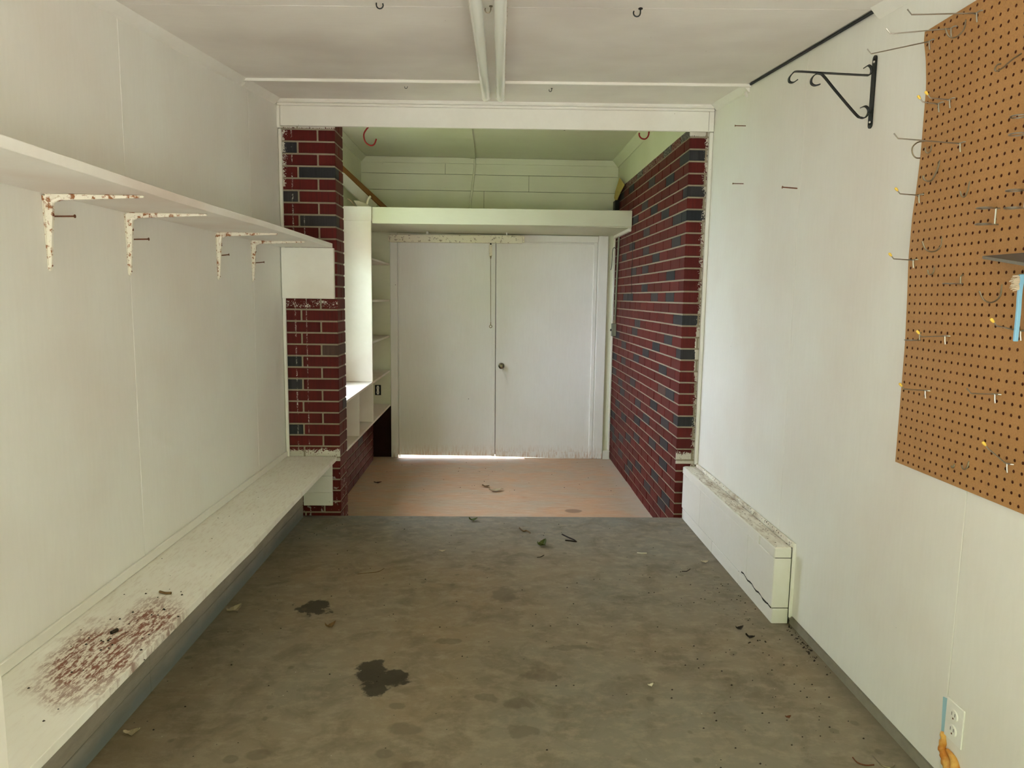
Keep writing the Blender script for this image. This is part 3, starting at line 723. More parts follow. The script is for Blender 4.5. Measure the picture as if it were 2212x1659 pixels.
# ------------------------------------------------------------------ low white masonry ledge at the right
kw = struct('knee_wall')
KX0, KX1 = 1.143, 1.214
cur = [(-1.312, -1.246, [2.700, 3.10, 3.50, D-.004]), (-1.243, -1.034, [2.700, 2.995, 3.72, D-.004]), (-1.0325, -.991, [2.702, 2.86, D-.004])]
for ci, (z0, z1, cuts) in enumerate(cur):
    for i, (a, b) in enumerate(zip(cuts[:-1], cuts[1:])):
        dx = .004 if (ci == 0) else (0.0 if (ci, i) != (2, 1) else -.003)
        build('masonry_block', MB().box(KX0+dx, KX1, a+.0006, b-.0006, z0, z1), W_BLOCK, kw, bevel=.003)
build('joint', MB().box(KX0+.006, KX1-.003, 2.705, D-.006, -1.31, -.996), DARKCRACK, kw)
build('ledge_cap', MB().box(KX0+.006, KX1-.001, 2.708, D-.006, -.9908, -.9885), W_LEDGE, kw)
# broken mortar along the lowest joint
m = MB(); pts = []
for i in range(14):
    y = 2.71 + i*.026; pts.append((KX0+.0015, y, -1.246 + .004*math.sin(i*1.7) + i*.0012))
m.tube(pts, [.0022+.0022*abs(math.sin(i*2.3)) for i in range(14)], 6); build('crack', m, DARKCRACK, kw)
struct('trim_14', MB().box(WR-.013, WR-.0005, 2.70, 4.06, -.990, -.966), W_LEDGE, bevel=.004)
struct('trim_15', MB().box(KX1-.001, WR+.0095, 2.690, 2.699, -1.282, -.968), W_TRIM, bevel=.005)

# ------------------------------------------------------------------ ceiling lamp in the garage
fx = thing('ceiling_light', 'twin tube fluorescent strip light on the sloping garage ceiling', 'ceiling light', (0, 2.5, .94))
def cx_(y): return -.012 + .003*(y-3.7) if False else (-.0115 + (3.7-y)*(-.0085))
Y0l, Y1l = 1.29, 3.69
def ly(x0, x1, y0, y1, d0, d1, m):
    f = lambda x, y, d: (cx_(y)+x, y, zc(0, y)-d)
    return m.hexa([f(x0, y0, d1), f(x1, y0, d1), f(x1, y1, d1), f(x0, y1, d1), f(x0, y0, d0), f(x1, y0, d0), f(x1, y1, d0), f(x0, y1, d0)])
build('housing', ly(-.042, .052, Y0l, Y1l, 0, .016, MB()), W_TRIM, fx, bevel=.002)
build('housing_lip', ly(.0525, .0560, Y0l, Y1l-.02, 0, .020, MB()), W_CHIP, fx)
for s in (-.0400, .0335):
    P = [(cx_(y)+s, y, zc(0, y)-.035) for y in (Y0l-.02, Y1l+.03)]
    t_ = build('tube', MB().tube(P, .0205, 24), TUBE, fx, smooth=True)
    build('tube_cap', MB().tube([(P[1][0], P[1][1]-.02, P[1][2]-.002), (P[1][0], P[1][1]+.006, P[1][2])], .0210, 24), WHITEPL, t_, smooth=True)
    build('tube_holder', ly(s-.012, s+.012, Y1l-.012, Y1l+.004, .012, .05, MB()), WHITEPL, fx, bevel=.002)
build('housing_end', ly(-.022, .022, Y1l+.0005, Y1l+.006, 0, .014, MB()), DARKHOLE, fx)
def screw_hook(u, v, y, label, size=.02, mat=BLACK, open_=True, z=None, flip=1):
    z = zc(0, y) if z is None else z
    b = at(u, v, 'Z', z) if y is None else (at(u, v, 'Y', y)[0], y, z)
    s = size; P = [(b[0], b[1], b[2]+.002), (b[0], b[1], b[2]-s*.45)]
    P += [(b[0]+flip*(s*.35*math.cos(a)-s*.35), b[1], b[2]-s*.45-s*.35*math.sin(a)) for a in [i*math.pi/6 for i in range(1, 8)]]
    m = MB().tube(P, s*.07, 7); m.tube([(b[0], b[1], b[2]), (b[0], b[1], b[2]-s*.1)], s*.22, 8)
    return tagged('ceiling_hook', m, mat, label, 'hook')
screw_hook(813, 5, 2.33, 'small black screw hook in the ceiling left of the strip light', .030, flip=-1)
screw_hook(1384, 12, 2.34, 'small black screw hook in the ceiling right of the strip light', .032)
screw_hook(880, 180, 3.64, 'short dark hook just behind the ceiling batten, left of the light', .020)
screw_hook(1192, 187, 3.64, 'short dark hook just behind the ceiling batten, right of the light', .020)
screw_hook(1060, 48, 2.30, 'small pale hook hanging between the two light tubes', .026, STEEL_DULL, z=zc(0, 2.3)-.016, flip=1)
for u, y, t in ((887, 4.6, 'left'), (1055, 4.6, 'middle'), (1222, 4.6, 'right')):
    p = at(u, 285, 'Y', 5.25); screw_hook(u, 285, 5.25, 'thin dark hook in the storeroom ceiling, %s one of three in a row' % t, .026, z=1.222)

# red utility hooks under the storeroom ceiling
def red_hook(pts, y, label):
    P = [at(u, v, 'Y', y) for u, v in pts]; P = [(P[0][0], y, 1.224), (P[0][0], y, (1.224+P[0][2])/2)] + P
    return tagged('utility_hook', MB().tube(spline(P, 5), .0046, 10), RED, label, 'hook', smooth=True)
red_hook([(806, 262), (794, 276), (786, 290), (789, 306), (799, 314), (808, 312), (813, 300)], 4.42, 'red vinyl utility hook hanging beside the brick pillar')
red_hook([(1404, 268), (1402, 284), (1400, 294), (1394, 300), (1386, 299), (1381, 293), (1381, 287)], 4.42, 'red vinyl utility hook hanging near the long brick wall')

# dark strip standing in for the shade of the open ceiling joint
P = [(WR-.008, y, zc(WR, y)-.004) for y in (2.36, 2.7, 3.1, 3.48)]
tagged('shade_strip', MB().tube(P, .0055, 8), SHADEBLACK, 'black strip standing in for shade in the open joint between ceiling and right wall', 'shade_strip')
tagged('paint_flake', MB().prism([(WR-.004, 3.52, .985), (WR-.020, 3.50, .97), (WR-.030, 3.51, .995), (WR-.012, 3.53, 1.012)], (.003, .003, 0)), W_TRIM, 'loose white trim scrap at the end of the open ceiling joint', 'scrap')

# ------------------------------------------------------------------ black plant bracket
pb = thing('plant_bracket', 'black scrolled iron plant bracket on right wall beside the pegboard', 'bracket', (WR-.003, 2.35, .56))
Yp = 2.35
def pp(px): return [at(1660+a/6.914, 80+b/6.914, 'Y', Yp) for a, b in px]
bar = pp([(1585, 272), (1508, 1368)]); zt_, zb_2 = bar[0][2], bar[1][2]
m = MB(); m.box(WR-.005, WR-.001, Yp-.012, Yp+.012, zb_2+.012, zt_-.012)
m.lathe([(-.005, .012), (-.001, .012)], (WR, Yp, zb_2+.012), 'X', 16).lathe([(-.005, .012), (-.001, .012)], (WR, Yp, zt_-.012), 'X', 16)
build('back_plate', m, BLACK, pb)
arm = [(1430, 462), (1490, 425), (1528, 450), (1540, 510), (1510, 565), (1450, 570), (1150, 555), (830, 538), (430, 515), (360, 545), (310, 610), (315, 670), (370, 680), (430, 640)]
build('top_arm', MB().strip(spline(pp(arm), 5), (0, .013, 0), .003), BLACK, pb)
br_ = [(1380, 1055), (1445, 1035), (1490, 1075), (1490, 1140), (1440, 1205), (1380, 1205), (1300, 1150), (1000, 800), (830, 590), (770, 550), (700, 560), (645, 620), (640, 690), (690, 725), (765, 710)]
build('brace', MB().strip(spline(pp(br_), 5), (0, .013, 0), .003), BLACK, pb)
for z in (zt_-.02, zb_2+.02): build('screw', MB().lathe([(-.008, .003), (-.005, .005)], (WR, Yp, z), 'X', 10), STEEL, pb)

# ------------------------------------------------------------------ pegboard
edge = [(1998, 66), (1995.5, 87), (1999.8, 126.6), (2000.7, 169), (1999.8, 205), (1994.7, 274), (1987, 346.6), (1979.6, 407), (1970.6, 467), (1962.4, 558), (1959.7, 636.7), (1955.8, 722.8), (1949.9, 824.7), (1942, 918.7), (1935.4, 993)]
EP = sorted([(q[2], q[0]) for q in (at(u, v, 'Y', 2.05) for u, v in edge)])
def xb(z): return min(float(np.interp(z, [e[0] for e in EP], [e[1] for e in EP])), WR-.006)
pg = thing('pegboard', 'warped brown perforated hardboard panel on the right wall', 'pegboard', (1.21, 1.6, -.476))
NC, NR, PI_ = 32, 48, .0257; Yh = 2.05; Zl = -.478
m = MB(); hm = MB(); vid = {}
def gv(c, r):
    if (c, r) not in vid:
        y, z = Yh-c*PI_, Zl+r*PI_; vid[(c, r)] = len(m.v); m.v.append((xb(z), y, z))
    return vid[(c, r)]
for c in range(NC):
    for r in range(NR):
        a, b, d_, e_ = gv(c, r), gv(c+1, r), gv(c+1, r+1), gv(c, r+1)   # corners: (y high,z low),(y low,z low),(y low,z high),(y high,z high)
        yc, zc_ = Yh-(c+.5)*PI_, Zl+(r+.5)*PI_; base = len(m.v); hb = len(hm.v)
        for k in range(8):
            an = math.pi/8+k*math.pi/4; y, z = yc-.0042*math.cos(an), zc_+.0042*math.sin(an); x = xb(zc_)
            m.v.append((x, y, z)); hm.v.append((x+.0002, y, z))
        for k in range(8):
            an = math.pi/8+k*math.pi/4; hm.v.append((min(xb(zc_)+.0055, WR-.0005), yc-.0042*math.cos(an), zc_+.0042*math.sin(an)))
        o = [base+k for k in range(8)]
        # octagon vertex k: angles 22.5..; cos>0 means lower y side (b, d_)
        m.f += [(b, d_, o[0], o[7]), (d_, o[1], o[0]), (d_, e_, o[2], o[1]), (e_, o[3], o[2]), (e_, a, o[4], o[3]), (a, o[5], o[4]), (a, b, o[6], o[5]), (b, o[7], o[6])]
        hm.f += [(hb+k, hb+(k+1) % 8, hb+8+(k+1) % 8, hb+8+k) for k in range(8)] + [tuple(hb+8+k for k in range(8))]
build('board', m, PEG, pg)
build('holes', hm, PEGHOLE, pg, kind='stuff')
m = MB(); e2 = []
for r in range(NR+1):
    z = Zl+r*PI_; e2 += [(xb(z), Yh, z), (min(xb(z)+.006, WR-.0004), Yh, z)]
m.add(e2, [(2*i, 2*i+1, 2*i+3, 2*i+2) for i in range(NR)])
for z in (Zl, Zl+NR*PI_):
    m.add([(xb(z), Yh, z), (xb(z), Yh-NC*PI_, z), (min(xb(z)+.006, WR-.0004), Yh-NC*PI_, z), (min(xb(z)+.006, WR-.0004), Yh, z)], [(0, 1, 2, 3)])
build('board_edge', m, PEGHOLE, pg)

def on_board(u, v):
    p = at(u, v, 'X', 1.203)
    for _ in range(3): p = at(u, v, 'X', xb(p[2]))
    return p
# straight peg hooks
def peg_hook(bpx, tpx, label, tip=True, long_=False, droop=None, col=STEEL):
    b = Vector(on_board(*bpx)); t = Vector(at(*tpx, 'Y', b.y))
    h = thing('peg_hook', label, 'hook', tuple(b), 'straight hooks on the pegboard')
    L = b.x-t.x; dz = t.z-b.z
    up = .016; bend = Vector((-(L-.012), 0, dz-up*.8)); tipv = Vector((-L, 0, dz))
    r = .0017
    m = MB().tube([(-.006, .006, 0), (-.007, 0, 0), tuple(bend), tuple(tipv)], r, 7)
    m.tube([(.003, -.016, .001), (-.005, -.013, .001), (-.006, .004, 0)], r*1.05, 7)
    build('wire', m, col, h, local=True, smooth=True)
    build('prong', MB().tube([(-.006, -.002, .001), (-.005, -.002, -.012), (-.003, -.002, -.022)], r*1.1, 7), col, h, local=True, smooth=True)
    if tip:
        q = tipv; d = (tipv-bend).normalized()
        build('tip', MB().tube([tuple(q-d*.007), tuple(q-d*.003), tuple(q+d*.003), tuple(q+d*.005)], [.0022, .0034, .0036, .002], 9), YELLOW, h, local=True, smooth=True)
    return h
peg_hook((2113.7, 28.6), (1960, 19.6), 'long bare wire hook nearest the top edge of the pegboard', tip=False)
peg_hook((2058, 61.8), (1914.2, 61.8), 'long bare wire hook, middle of the three at the pegboard top corner', tip=False)
peg_hook((2011, 90), (1873.5, 105.5), 'long bare wire hook at the far top corner, above the black bracket', tip=False)
peg_hook((2077.5, 310), (1930.8, 288), 'long bare wire hook below the pair of yellow-tipped hooks', tip=False)
peg_hook((2055, 215.5), (2000.7, 200.4), 'yellow-tipped short hook, nearer one of the upper pair')
peg_hook((2031, 224.5), (1984.7, 209.5), 'yellow-tipped short hook, farther one of the upper pair')
peg_hook((1988.6, 422), (1936, 408.4), 'yellow-tipped short hook at the far edge, above the level of the metal plate')
peg_hook((1976, 562), (1922.5, 549.3), 'yellow-tipped short hook at the far edge, level with the metal plate')
peg_hook((2044.7, 726), (1982.4, 717), 'yellow-tipped short hook overlapping a ring holder near the far edge')
peg_hook((2002, 843.5), (1945, 830.6), 'lowest yellow-tipped short hook at the far edge of the pegboard')
peg_hook((2152.8, 851.3), (2088, 838.4), 'short bare hook without a tip, below the blue toothbrush', tip=False)
peg_hook((2179, 1001), (2125.4, 957.9), 'yellow-tipped hook tilted upwards near the bottom edge')
peg_hook((2208.4, 715), (2143, 691.5), 'yellow-tipped hook that holds the blue toothbrush')

def j_hook(pts, label, r=.0019, col=STEEL_DULL):
    b = on_board(*pts[0]); y = b[1]; P = [at(u, v, 'Y', y) for u, v in pts]
    P = [(P[0][0]+.004, y, P[0][2]+.001)] + P
    return tagged('wire_hook', MB().tube(spline(P, 4), r, 8), col, label, 'hook', 'bent wire hooks on the pegboard', smooth=True)
c5 = lambda L: [(1850+a/3.318, b/3.318) for a, b in L]
c6 = lambda L: [(1850+a/2.553, 480+b/2.553) for a, b in L]
j_hook(c5([(785, 145), (772, 205), (735, 252), (690, 272), (655, 250), (638, 200)]), 'wide curved wire hook near the pegboard top')
j_hook(c5([(1182, 385), (1120, 425), (1050, 485), (1005, 510), (992, 495), (1010, 465), (1035, 458)]), 'slanting candy-cane wire hook below the upper corner hooks')
j_hook(c5([(490, 1012), (440, 1020), (402, 1055), (402, 1100), (425, 1130), (458, 1133)]), 'large open wire loop sticking out past the far edge')
j_hook(c5([(540, 1045), (530, 1085), (512, 1097), (496, 1085), (493, 1055)]), 'small wire hook next to the large open loop')
j_hook(c5([(597, 1155), (580, 1215), (545, 1285), (515, 1300), (485, 1285), (478, 1258)]), 'long-shanked curved wire hook below the large loop', .0024)
j_hook(c5([(812, 1305), (800, 1360), (778, 1408), (755, 1405), (743, 1370)]), 'narrow curved wire hook above the screwdriver ring holder')
j_hook(c6([(472, 85), (468, 125), (445, 155), (412, 163), (380, 147), (363, 105)]), 'wide curved wire hook beside the far edge, above mid height')
j_hook(c6([(430, 248), (425, 275), (410, 290), (397, 282), (393, 262)]), 'small wire hook below the wide curved hook')
j_hook(c6([(803, 348), (795, 400), (770, 432), (735, 443), (700, 425), (678, 380)]), 'widest curved wire hook, beside the blue toothbrush')
j_hook(c6([(620, 1322), (612, 1350), (598, 1363), (585, 1357), (582, 1340)]), 'tiny wire hook close to the bottom edge')
j_hook(c6([(540, 1338), (534, 1352), (526, 1350), (526, 1343)]), 'broken stub of a wire hook near the bottom edge', .0022)
def ring_holder(upx, lpx, rpx, label, two=True, r=.0018):
    b = Vector(on_board(*rpx)); h = thing('ring_holder', label, 'tool holder', tuple(b), 'ring holders on the pegboard')
    t = Vector(at(*upx, 'Y', b.y)); L = b.x-t.x; R = min(.016, L*.35)
    def ring(z):
        c = Vector((-L+R, 0, z)); pts = [(c.x+R*math.cos(a), c.y+R*math.sin(a), z) for a in [i*math.pi/9 for i in range(18)]]
        m = MB().tube(pts+[pts[0]], r, 6); m.tube([(-L+2*R, 0, z), (.002, 0, z)], r, 6); return m
    build('ring', ring(0), STEEL, h, local=True, smooth=True)
    if two:
        z2 = at(*lpx, 'Y', b.y)[2]-b.z
        build('ring', ring(z2), STEEL, h, local=True, smooth=True)
        build('stem', MB().tube([(-.009, 0, 0), (-.009, 0, z2)], r, 6), STEEL, h, local=True)
    else:
        build('prong', MB().tube([(-.004, .0, 0), (-.005, 0, .018), (.002, 0, .024)], r, 6), STEEL_DULL, h, local=True)
    return h
ring_holder((2112, 452), (2112, 484), (2160, 450), 'double ring tool holder in the middle of the pegboard')
ring_holder((2176, 414), (2176, 449), (2225, 412), 'double ring tool holder by the near edge, above the metal plate')
ring_holder((2186, 255), (2190, 290), (2238, 252), 'double ring tool holder near the top, beside the slanting hook')
ring_holder((2039, 612), (2039, 612), (2078, 613), 'single ring tool holder between the small hook and toothbrush', two=False)
ring_holder((1956, 732), (1956, 732), (1989, 735), 'single ring tool holder at the far edge by a yellow-tipped hook', two=False)

# metal plate shelf
A = at(2123, 555.6, 'X', 1.203); zA = A[2]; B = at(2290, 542, 'X', 1.203); C = at(2290, 583, 'Y', 1.37)
m = MB().prism([A, (1.205, B[1], zA), C], (0, 0, .003))
pl = thing('metal_shelf', 'grey sheet metal triangular shelf plate mounted on the pegboard', 'shelf', (1.203, B[1], zA))
build('plate', m, GREYMETAL, pl)
build('lip', MB().hexa([(A[0]-.001, A[1], zA-.004), (C[0], C[1], C[2]-.004), (C[0]+.002, C[1], C[2]-.004), (A[0]+.001, A[1], zA-.004), (A[0]-.001, A[1], zA+.003), (C[0], C[1], C[2]+.003), (C[0]+.002, C[1], C[2]+.003), (A[0]+.001, A[1], zA+.003)]), STEEL, pl)

# toothbrush
Yt = 1.575
tb = thing('toothbrush', 'light blue toothbrush with frayed bristles hanging on the pegboard', 'toothbrush', at(2195, 738, 'Y', Yt))
c7 = lambda a, b: at(2050+a/5.925, 480+b/5.925, 'Y', Yt)
P = [c7(925, 665), c7(925, 760), c7(912, 850), c7(900, 960), c7(888, 1150), c7(868, 1350), c7(850, 1525)]
build('handle', MB().strip(spline(P, 4), (0, .007, 0), .009), BLUE, tb, bevel=.001)
H = [c7(895, 680), c7(885, 860)]
m = MB()
for i in range(46):
    t = i/45; a = Vector(H[0]).lerp(Vector(H[1]), t); a.y += random.uniform(-.004, .004)
    m.tube([a, a+Vector((-.010-random.random()*.004-.004*math.sin(t*3), random.uniform(-.004, .004), random.uniform(-.004, .003)))], [.0012, .0009], 5)
build('bristles', m, BRISTLE, tb)

# ------------------------------------------------------------------ outlet, tape and foam on the right wall
so_ = thing('wall_outlet', 'white painted duplex outlet plate low on the right wall', 'outlet', (WR, 1.735, -1.2))
oy1, oy0 = 1.772, 1.700; oz1, oz0 = -1.062, -1.195
a = at(2049, 1510, 'X', WR); b = at(2088, 1532, 'X', WR); c = at(2084, 1625, 'X', WR); d_ = at(2045, 1590, 'X', WR)
oy1, oy0 = a[1], b[1]; oz1, oz0 = (a[2]+b[2])/2, (c[2]+d_[2])/2; ocy = (oy0+oy1)/2; ocz = (oz0+oz1)/2
build('cover_plate', MB().box(WR-.005, WR-.0003, oy0, oy1, oz0, oz1), WHITEPL, so_, bevel=.002)
for s in (1, -1):
    f_ = build('socket_face', MB().lathe([(-.0082, .014), (-.005, .0155)], (WR, ocy, ocz+s*.021), 'X', 18), WHITEPL, so_)
    for dy in (-.006, .006): build('slot', MB().box(WR-.0086, WR-.0081, ocy+dy-.001, ocy+dy+.001, ocz+s*.021-.001, ocz+s*.021+.008), GREYMETAL, f_)
    build('ground_slot', MB().lathe([(-.0087, .0025), (-.008, .0025)], (WR, ocy, ocz+s*.021-.008), 'X', 8), RUST, f_)
q = [at(2037, 1505, 'X', WR-.003), at(2049, 1511, 'X', WR-.003), at(2044, 1590, 'X', WR-.003), at(2033, 1579, 'X', WR-.003)]
tagged('tape_strip', MB().prism(q, (.0025, 0, 0)), TAPE, 'pale blue strip exposed beside the low outlet plate', 'tape')
m = MB()
fp = [at(u, v, 'X', WR-.004) for u, v in ((2036, 1580), (2038, 1598), (2036, 1615), (2042, 1630), (2048, 1648), (2056, 1668))]
m.tube(spline(fp, 4), [.004+.003*math.sin(i*.9)**2+i*.0007 for i in range(21)], 10)
fp2 = [at(u, v, 'X', WR-.006) for u, v in ((2046, 1620), (2060, 1640), (2064, 1660))]
m.tube(spline(fp2, 4), [.005+.001*i for i in range(9)], 9)
fo = tagged('spray_foam', m, FOAM, 'orange brown spray foam oozing below the pale blue strip', 'foam', smooth=True)

# ------------------------------------------------------------------ storeroom fixtures
fl = thing('strip_light', 'chipped cream metal strip light above the storeroom double doors', 'ceiling light', (-.33, 6.29, .46))
build('housing', MB().hexa([(-.914, 6.25, .464), (.245, 6.25, .470), (.245, 6.31, .470), (-.914, 6.31, .464), (-.914, 6.25, .526), (.245, 6.25, .536), (.245, 6.31, .536), (-.914, 6.31, .526)]), W_CHIP, fl, bevel=.002)
build('end_cap', MB().box(.246, .262, 6.252, 6.308, .474, .534), W_CHIP, fl, bevel=.003)
build('end_cap', MB().box(-.928, -.915, 6.252, 6.308, .468, .522), W_CHIP, fl, bevel=.003)
build('hanger', MB().box(-.6, -.58, 6.28, 6.29, .527, .5615), W_TRIM, fl)
build('hanger', MB().box(.10, .11, 6.28, 6.29, .533, .5615), W_TRIM, fl)
ps = thing('pull_chain', 'beaded pull chain with switch box hanging under the chipped strip light', 'pull chain', (-.03, 6.28, -.27))
build('switch_box', MB().box(-.047, -.020, 6.268, 6.292, .357, .455), W_CHIP, ps, bevel=.002)
build('switch_neck', MB().tube([(-.034, 6.28, .466), (-.034, 6.28, .452)], .008, 10), DARKHOLE, ps)
build('chain_bell', MB().tube([(-.033, 6.28, .357), (-.033, 6.28, .330)], [.009, .004], 10), STEEL_DULL, ps)
m = MB(); zz = .332; 
while zz > -.225:
    m.lathe([(-.004, .0012), (-.002, .0034), (.002, .0034), (.004, .0012)], (-.033+.006*((.332-zz)/.55), 6.28, zz), 'Z', 6); zz -= .0088
build('chain', m, STEEL_DULL, ps, kind='stuff')
m = MB(); pts = [(-.027+.011*math.cos(a), 6.28, -.262+.012*math.sin(a)) for a in [i*math.pi/8 for i in range(17)]]
m.tube(pts, .0032, 7).tube([(-.027, 6.28, -.225), (-.027, 6.28, -.25)], .004, 8); build('ring', m, STEEL_DULL, ps, smooth=True)

cd = thing('conduit', 'grey metal conduit with switch box on the brick wall by the doors', 'conduit', (1.085, 6.27, -.33))
build('pipe', MB().tube([(XR-.010, 6.227, .549), (XR-.010, 6.299, -.215)], .009, 10), GREYPIPE, cd, smooth=True)
build('switch_box', MB().box(XR-.040, XR-.001, 6.262, 6.315, -.335, -.222), GREYPIPE, cd, bevel=.003)
build('connector', MB().tube([(XR-.010, 6.297, -.19), (XR-.010, 6.299, -.222)], .013, 10), STEEL_DULL, cd)
build('lever', MB().box(XR-.052, XR-.041, 6.284, 6.292, -.29, -.27), BLACK, cd)
P = [(XR-.004, 6.38, .44), (XR-.022, 6.40, .455), (XR-.034, 6.405, .42), (XR-.036, 6.405, .30), (XR-.045, 6.405, .255)]
tagged('loose_wire', MB().tube(spline(P, 5), .0028, 7), BLACK, 'thin black wire curling out beside the grey conduit', 'wire', smooth=True)
P = [at(1367, 522, 'X', XR-.003), at(1366, 560, 'X', XR-.004), at(1364, 600, 'X', XR-.003), at(1365, 650, 'X', XR-.003)]
tagged('loose_wire', MB().tube(spline(P, 4), .0018, 6), BLACK, 'thin dark wire hanging straight down the long brick wall', 'wire')
tagged('conduit', MB().tube([(-.183, BACK-.012, 1.225), (-.183, BACK-.012, 1.15), (-.237, BACK-.012, .66)], .010, 12), W_BACK, 'cream painted pipe running up the plank wall above the loft', 'conduit', smooth=True)
# tattered paper
g = [(1340, 383), (1348, 400), (1343, 415), (1330, 437), (1326, 432), (1334, 405)]
P = [Vector(at(u, v, 'X', 1.075)) for u, v in g]
m = MB(); c = sum(P, Vector())/6
vs = [tuple(p+Vector((random.uniform(-.012, .006), random.uniform(-.02, .02), 0))) for p in P] + [tuple(c+Vector((-.03, 0, 0)))]
m.add(vs, [(i, (i+1) % 6, 6) for i in range(6)])
tp = tagged('torn_paper', m, PAPER, 'torn yellowed paper hanging above the long brick wall', 'paper')
md = tp.modifiers.new('s', 'SOLIDIFY'); md.thickness = .002
tagged('black_box', MB().box(1.055, 1.0965, 6.30, 6.40, .69, .86), BLACK, 'black junction box on the brick wall under the torn paper', 'junction box', bevel=.004)

# things lying on the left end of the loft
def plank_between(a, b, w, t, upv=(0, 0, 1)):
    A_, B_ = Vector(a), Vector(b); d = (B_-A_).normalized(); u_ = Vector(upv); s_ = d.cross(u_).normalized(); u_ = s_.cross(d).normalized()
    pts = [];
    for q in (A_, B_):
        pts += [q - s_*t/2, q + s_*t/2, q + s_*t/2 + u_*w, q - s_*t/2 + u_*w]
    return MB().add(pts, [(0, 1, 2, 3), (4, 7, 6, 5), (0, 4, 5, 1), (1, 5, 6, 2), (2, 6, 7, 3), (3, 7, 4, 0)])
a = at(728, 358, 'Y', 5.53); b = at(850, 481, 'Y', 6.38)
tagged('wood_strip', plank_between((a[0]-.01, 5.53, a[2]), (b[0], 6.38, b[2]+.035), .045, .012), WOODBR, 'brown stained wooden strip leaning at the left end of the loft', 'board')
a = at(730, 385, 'Y', 5.54); b = at(800, 452, 'Y', 6.1)
tagged('window_blind', plank_between((a[0], 5.54, a[2]-.02), (b[0]+.01, 6.10, b[2]-.02), .075, .03, (.5, 0, 1)), W_SHELF, 'white folded slat leaning below the brown strip on the loft', 'slat')
P = [at(u, v, 'Y', 5.60) for u, v in ((793, 441), (795, 433), (799, 426), (801, 424))]
tagged('pipe_elbow', MB().tube(spline(P, 4), .009, 12), PAPERW, 'short white pipe end poking up on the loft edge', 'pipe', smooth=True)
P = [at(u, v, 'Y', 5.58) for u, v in ((751, 429), (757, 433), (763, 440), (767, 446))]
tagged('twig', MB().tube(spline(P, 4), [.004+.002*(i % 2) for i in range(13)], 7), LEAF_T, 'pale knotted twig at the left end of the loft', 'twig')
P = [Vector(at(u, v, 'Y', 5.60)) for u, v in ((764, 433), (775, 434), (790, 439), (799, 446), (772, 446))]
m = MB().add([tuple(p+Vector((0, dy, 0))) for dy in (0, .04) for p in P], [(0, 1, 2, 3, 4), (9, 8, 7, 6, 5)] + [(i, (i+1) % 5, 5+(i+1) % 5, 5+i) for i in range(5)])
tagged('paper_scrap', m, PAPERW, 'crumpled whitish paper lying on the loft beside the pipe end', 'paper')

# ------------------------------------------------------------------ leaves, twigs and litter
def leaf(u, v, L, label, mat=LEAF_D, z=Z0F, rot=0, curl=.5, pl_='Z'):
    c = Vector(at(u, v, 'Z', z)); n = 9; vs = []; fs = []
    for i in range(n):
        t = i/(n-1); wdt = L*.28*math.sin(math.pi*min(1, t*.93+.04))**.8*(1+.18*math.sin(i*2.1)); x = (t-.5)*L
        zz_ = .004 + curl*L*.35*(2*t-1)**2
        for s in (-1, 0, 1):
            vs.append(Vector((x, s*wdt, zz_ + abs(s)*curl*L*.16*(1+.4*math.sin(i*1.3+s)))))
    for i in range(n-1):
        for k in range(2): fs.append((i*3+k, i*3+k+1, (i+1)*3+k+1, (i+1)*3+k))
    R = Matrix.Rotation(rot, 3, 'Z'); m = MB().add([tuple(R @ p + c) for p in vs], fs)
    for q in range(2):
        pass
    o = tagged('leaf', m, mat, label, 'leaf'); md = o.modifiers.new('s', 'SOLIDIFY'); md.thickness = .0012; return o
leaf(1170, 1180, .075, 'curled olive green leaf in the middle of the garage floor', LEAF_G, rot=1.0, curl=.8)
leaf(1022, 1126, .05, 'small crumpled green leaf near the slab edge', LEAF_G, rot=.2, curl=.8)
leaf(714, 1357, .045, 'curled dark brown leaf between the two dark oil stains', LEAF_D, rot=.7, curl=1.0)
leaf(506, 1320, .07, 'dry tan leaf beside the bench footing', LEAF_T, rot=1.0, curl=.5)
leaf(285, 1587, .045, 'pale tan leaf scrap near the bench, closest to the garage opening', LEAF_T, rot=.4, curl=.6)
leaf(1522, 1216, .04, 'small tan leaf by the white masonry ledge', LEAF_T, rot=.1, curl=.4)
leaf(1070, 1061, .10, 'dry pale leaf on the storeroom floor', LEAF_T, z=zb(4.9), rot=.3, curl=.35)
leaf(1049, 1052, .06, 'small dry leaf just behind the pale one on the storeroom floor', LEAF_D, z=zb(5), rot=-.3, curl=.4)
leaf(955, 1192, .035, 'pale wood chip left of the curled green leaf', LEAF_T, rot=.1, curl=.3)
leaf(1405, 1484, .022, 'tiny white paper scrap on the bare floor', PAPERW, rot=.4, curl=.8)
leaf(1597, 1361, .035, 'dark dead insect-like leaf bit nearest the ledge end', TWIG, rot=.3, curl=.8)
leaf(1620, 1380, .035, 'dark leaf bit just in front of the one by the ledge end', TWIG, rot=-.5, curl=.8)
leaf(816, 1044, .06, 'dark leaf bit in the shaded corner of the storeroom floor', TWIG, z=zb(5.2), rot=.2, curl=.3)
leaf(1702, 1553, .02, 'tiny reddish leaf bit on the near right of the floor', RUST, rot=.2, curl=.8)
def twig(pts, r, label, mat=TWIG, z=Z0F, name='twig', cat='twig'):
    m = MB()
    for br_p in pts:
        P = [at(u, v, 'Z', z+r) for u, v in br_p]; m.tube(spline(P, 3), r, 6)
    return tagged(name, m, mat, label, cat)
twig([[(1214, 1154), (1226, 1160), (1240, 1166), (1245, 1170)], [(1221, 1167), (1232, 1168), (1245, 1170)]], .0035, 'black forked twig right of the curled green leaf')
twig([[(1122, 1140), (1130, 1147), (1137, 1146), (1145, 1151)]], .0035, 'short crooked twig between the green leaves', LEAF_D)
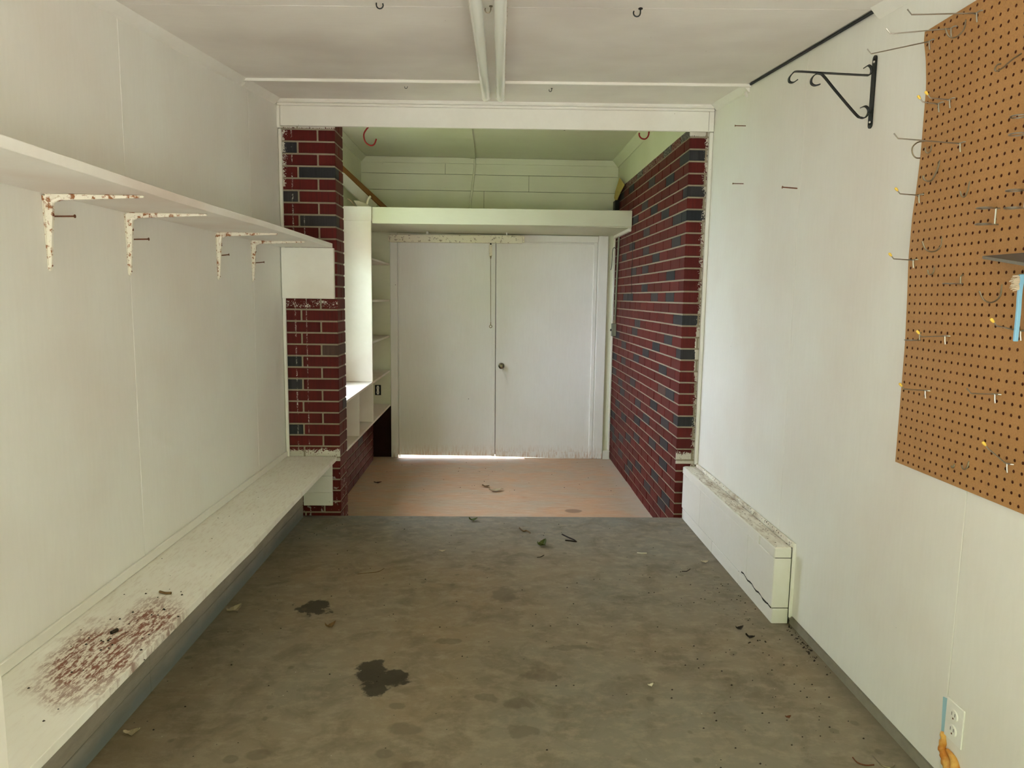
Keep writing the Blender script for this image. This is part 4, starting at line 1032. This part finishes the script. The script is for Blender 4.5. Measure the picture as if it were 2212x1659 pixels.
twig([[(772, 1240), (800, 1237), (817, 1235), (830, 1228)]], .0015, 'long thin straw lying right of the bench', LEAF_D)
twig([[(1473, 1234), (1483, 1234), (1491, 1229)]], .002, 'thin bent twig near the white masonry ledge')
twig([[(1160, 1204), (1168, 1203), (1175, 1199)]], .0015, 'very thin dark stalk in front of the curled green leaf')
twig([[(345, 1278), (356, 1281), (370, 1281)]], .004, 'brown twig lying on the bench beyond the dirt patch', LEAF_D, z=-.946)
twig([[(240, 1367), (248, 1363), (254, 1360)]], .005, 'dark pod lying in the dirt patch on the bench', TWIG, z=-.946)
twig([[(1842, 1636), (1852, 1647), (1870, 1653), (1888, 1652)]], .002, 'thin brown curved wire on the near right floor', RUST, name='wire_piece', cat='wire')
twig([[(1886, 1632), (1893, 1640), (1904, 1652), (1922, 1658), (1932, 1653), (1930, 1648)]], .0024, 'grey hook-ended wire on the near right floor', STEEL_DULL, name='wire_piece', cat='wire')
twig([[(1376, 1194), (1386, 1195), (1397, 1195)]], .003, 'pale wood splinter near the back of the garage floor', PAPERW, name='wood_splinter', cat='splinter')
# loose grit
m = MB()
def bit(x, y, z, s):
    m.add([(x-s, y, z), (x, y-s*.8, z), (x+s, y+.2*s, z), (x+.1*s, y+s, z), (x, y, z+s*.9)], [(0, 1, 4), (1, 2, 4), (2, 3, 4), (3, 0, 4), (3, 2, 1, 0)])
for i in range(230):
    y = random.uniform(1.7, 4.0); x = random.uniform(-1.05, 1.15)
    if i < 110: x = random.gauss(1.0, .16); y = random.uniform(1.9, 3.2)
    if x > 1.13: x = 1.13-random.random()*.1
    bit(x, y, Z0F, random.uniform(.0015, .0045))
for i in range(60): bit(WR-.012-random.random()*.03, random.gauss(2.5, .09), Z0F, random.uniform(.002, .006))
build('floor_grit', m, TWIG, kind='stuff', label='dark grit and crumbs scattered over the garage floor', category='grit')
m = MB()
for i in range(38): bit(random.gauss(-1.03, .06), random.gauss(1.85, .18), -.9455, random.uniform(.002, .0045))
for i in range(24): bit(random.uniform(-1.18, -.93), random.uniform(1.6, 4.0), -.9455, random.uniform(.001, .003))
build('bench_grit', m, TWIG, kind='stuff', label='dark crumbs scattered in the brown dirt on the bench', category='grit')
m = MB()
for i in range(70): bit(random.uniform(-.9, 1.0), random.uniform(4.3, 6.3), zb(5.3), random.uniform(.002, .005))
build('storeroom_grit', m, TWIG, kind='stuff', label='sparse dark crumbs on the lower storeroom floor', category='grit')

# ------------------------------------------------------------------ lift everything so that the garage slab is at z = 0
for o in list(COL.objects):
    if o.parent is None and o is not camo and o.type != 'LIGHT':
        o.location.z += FLOOR_UP
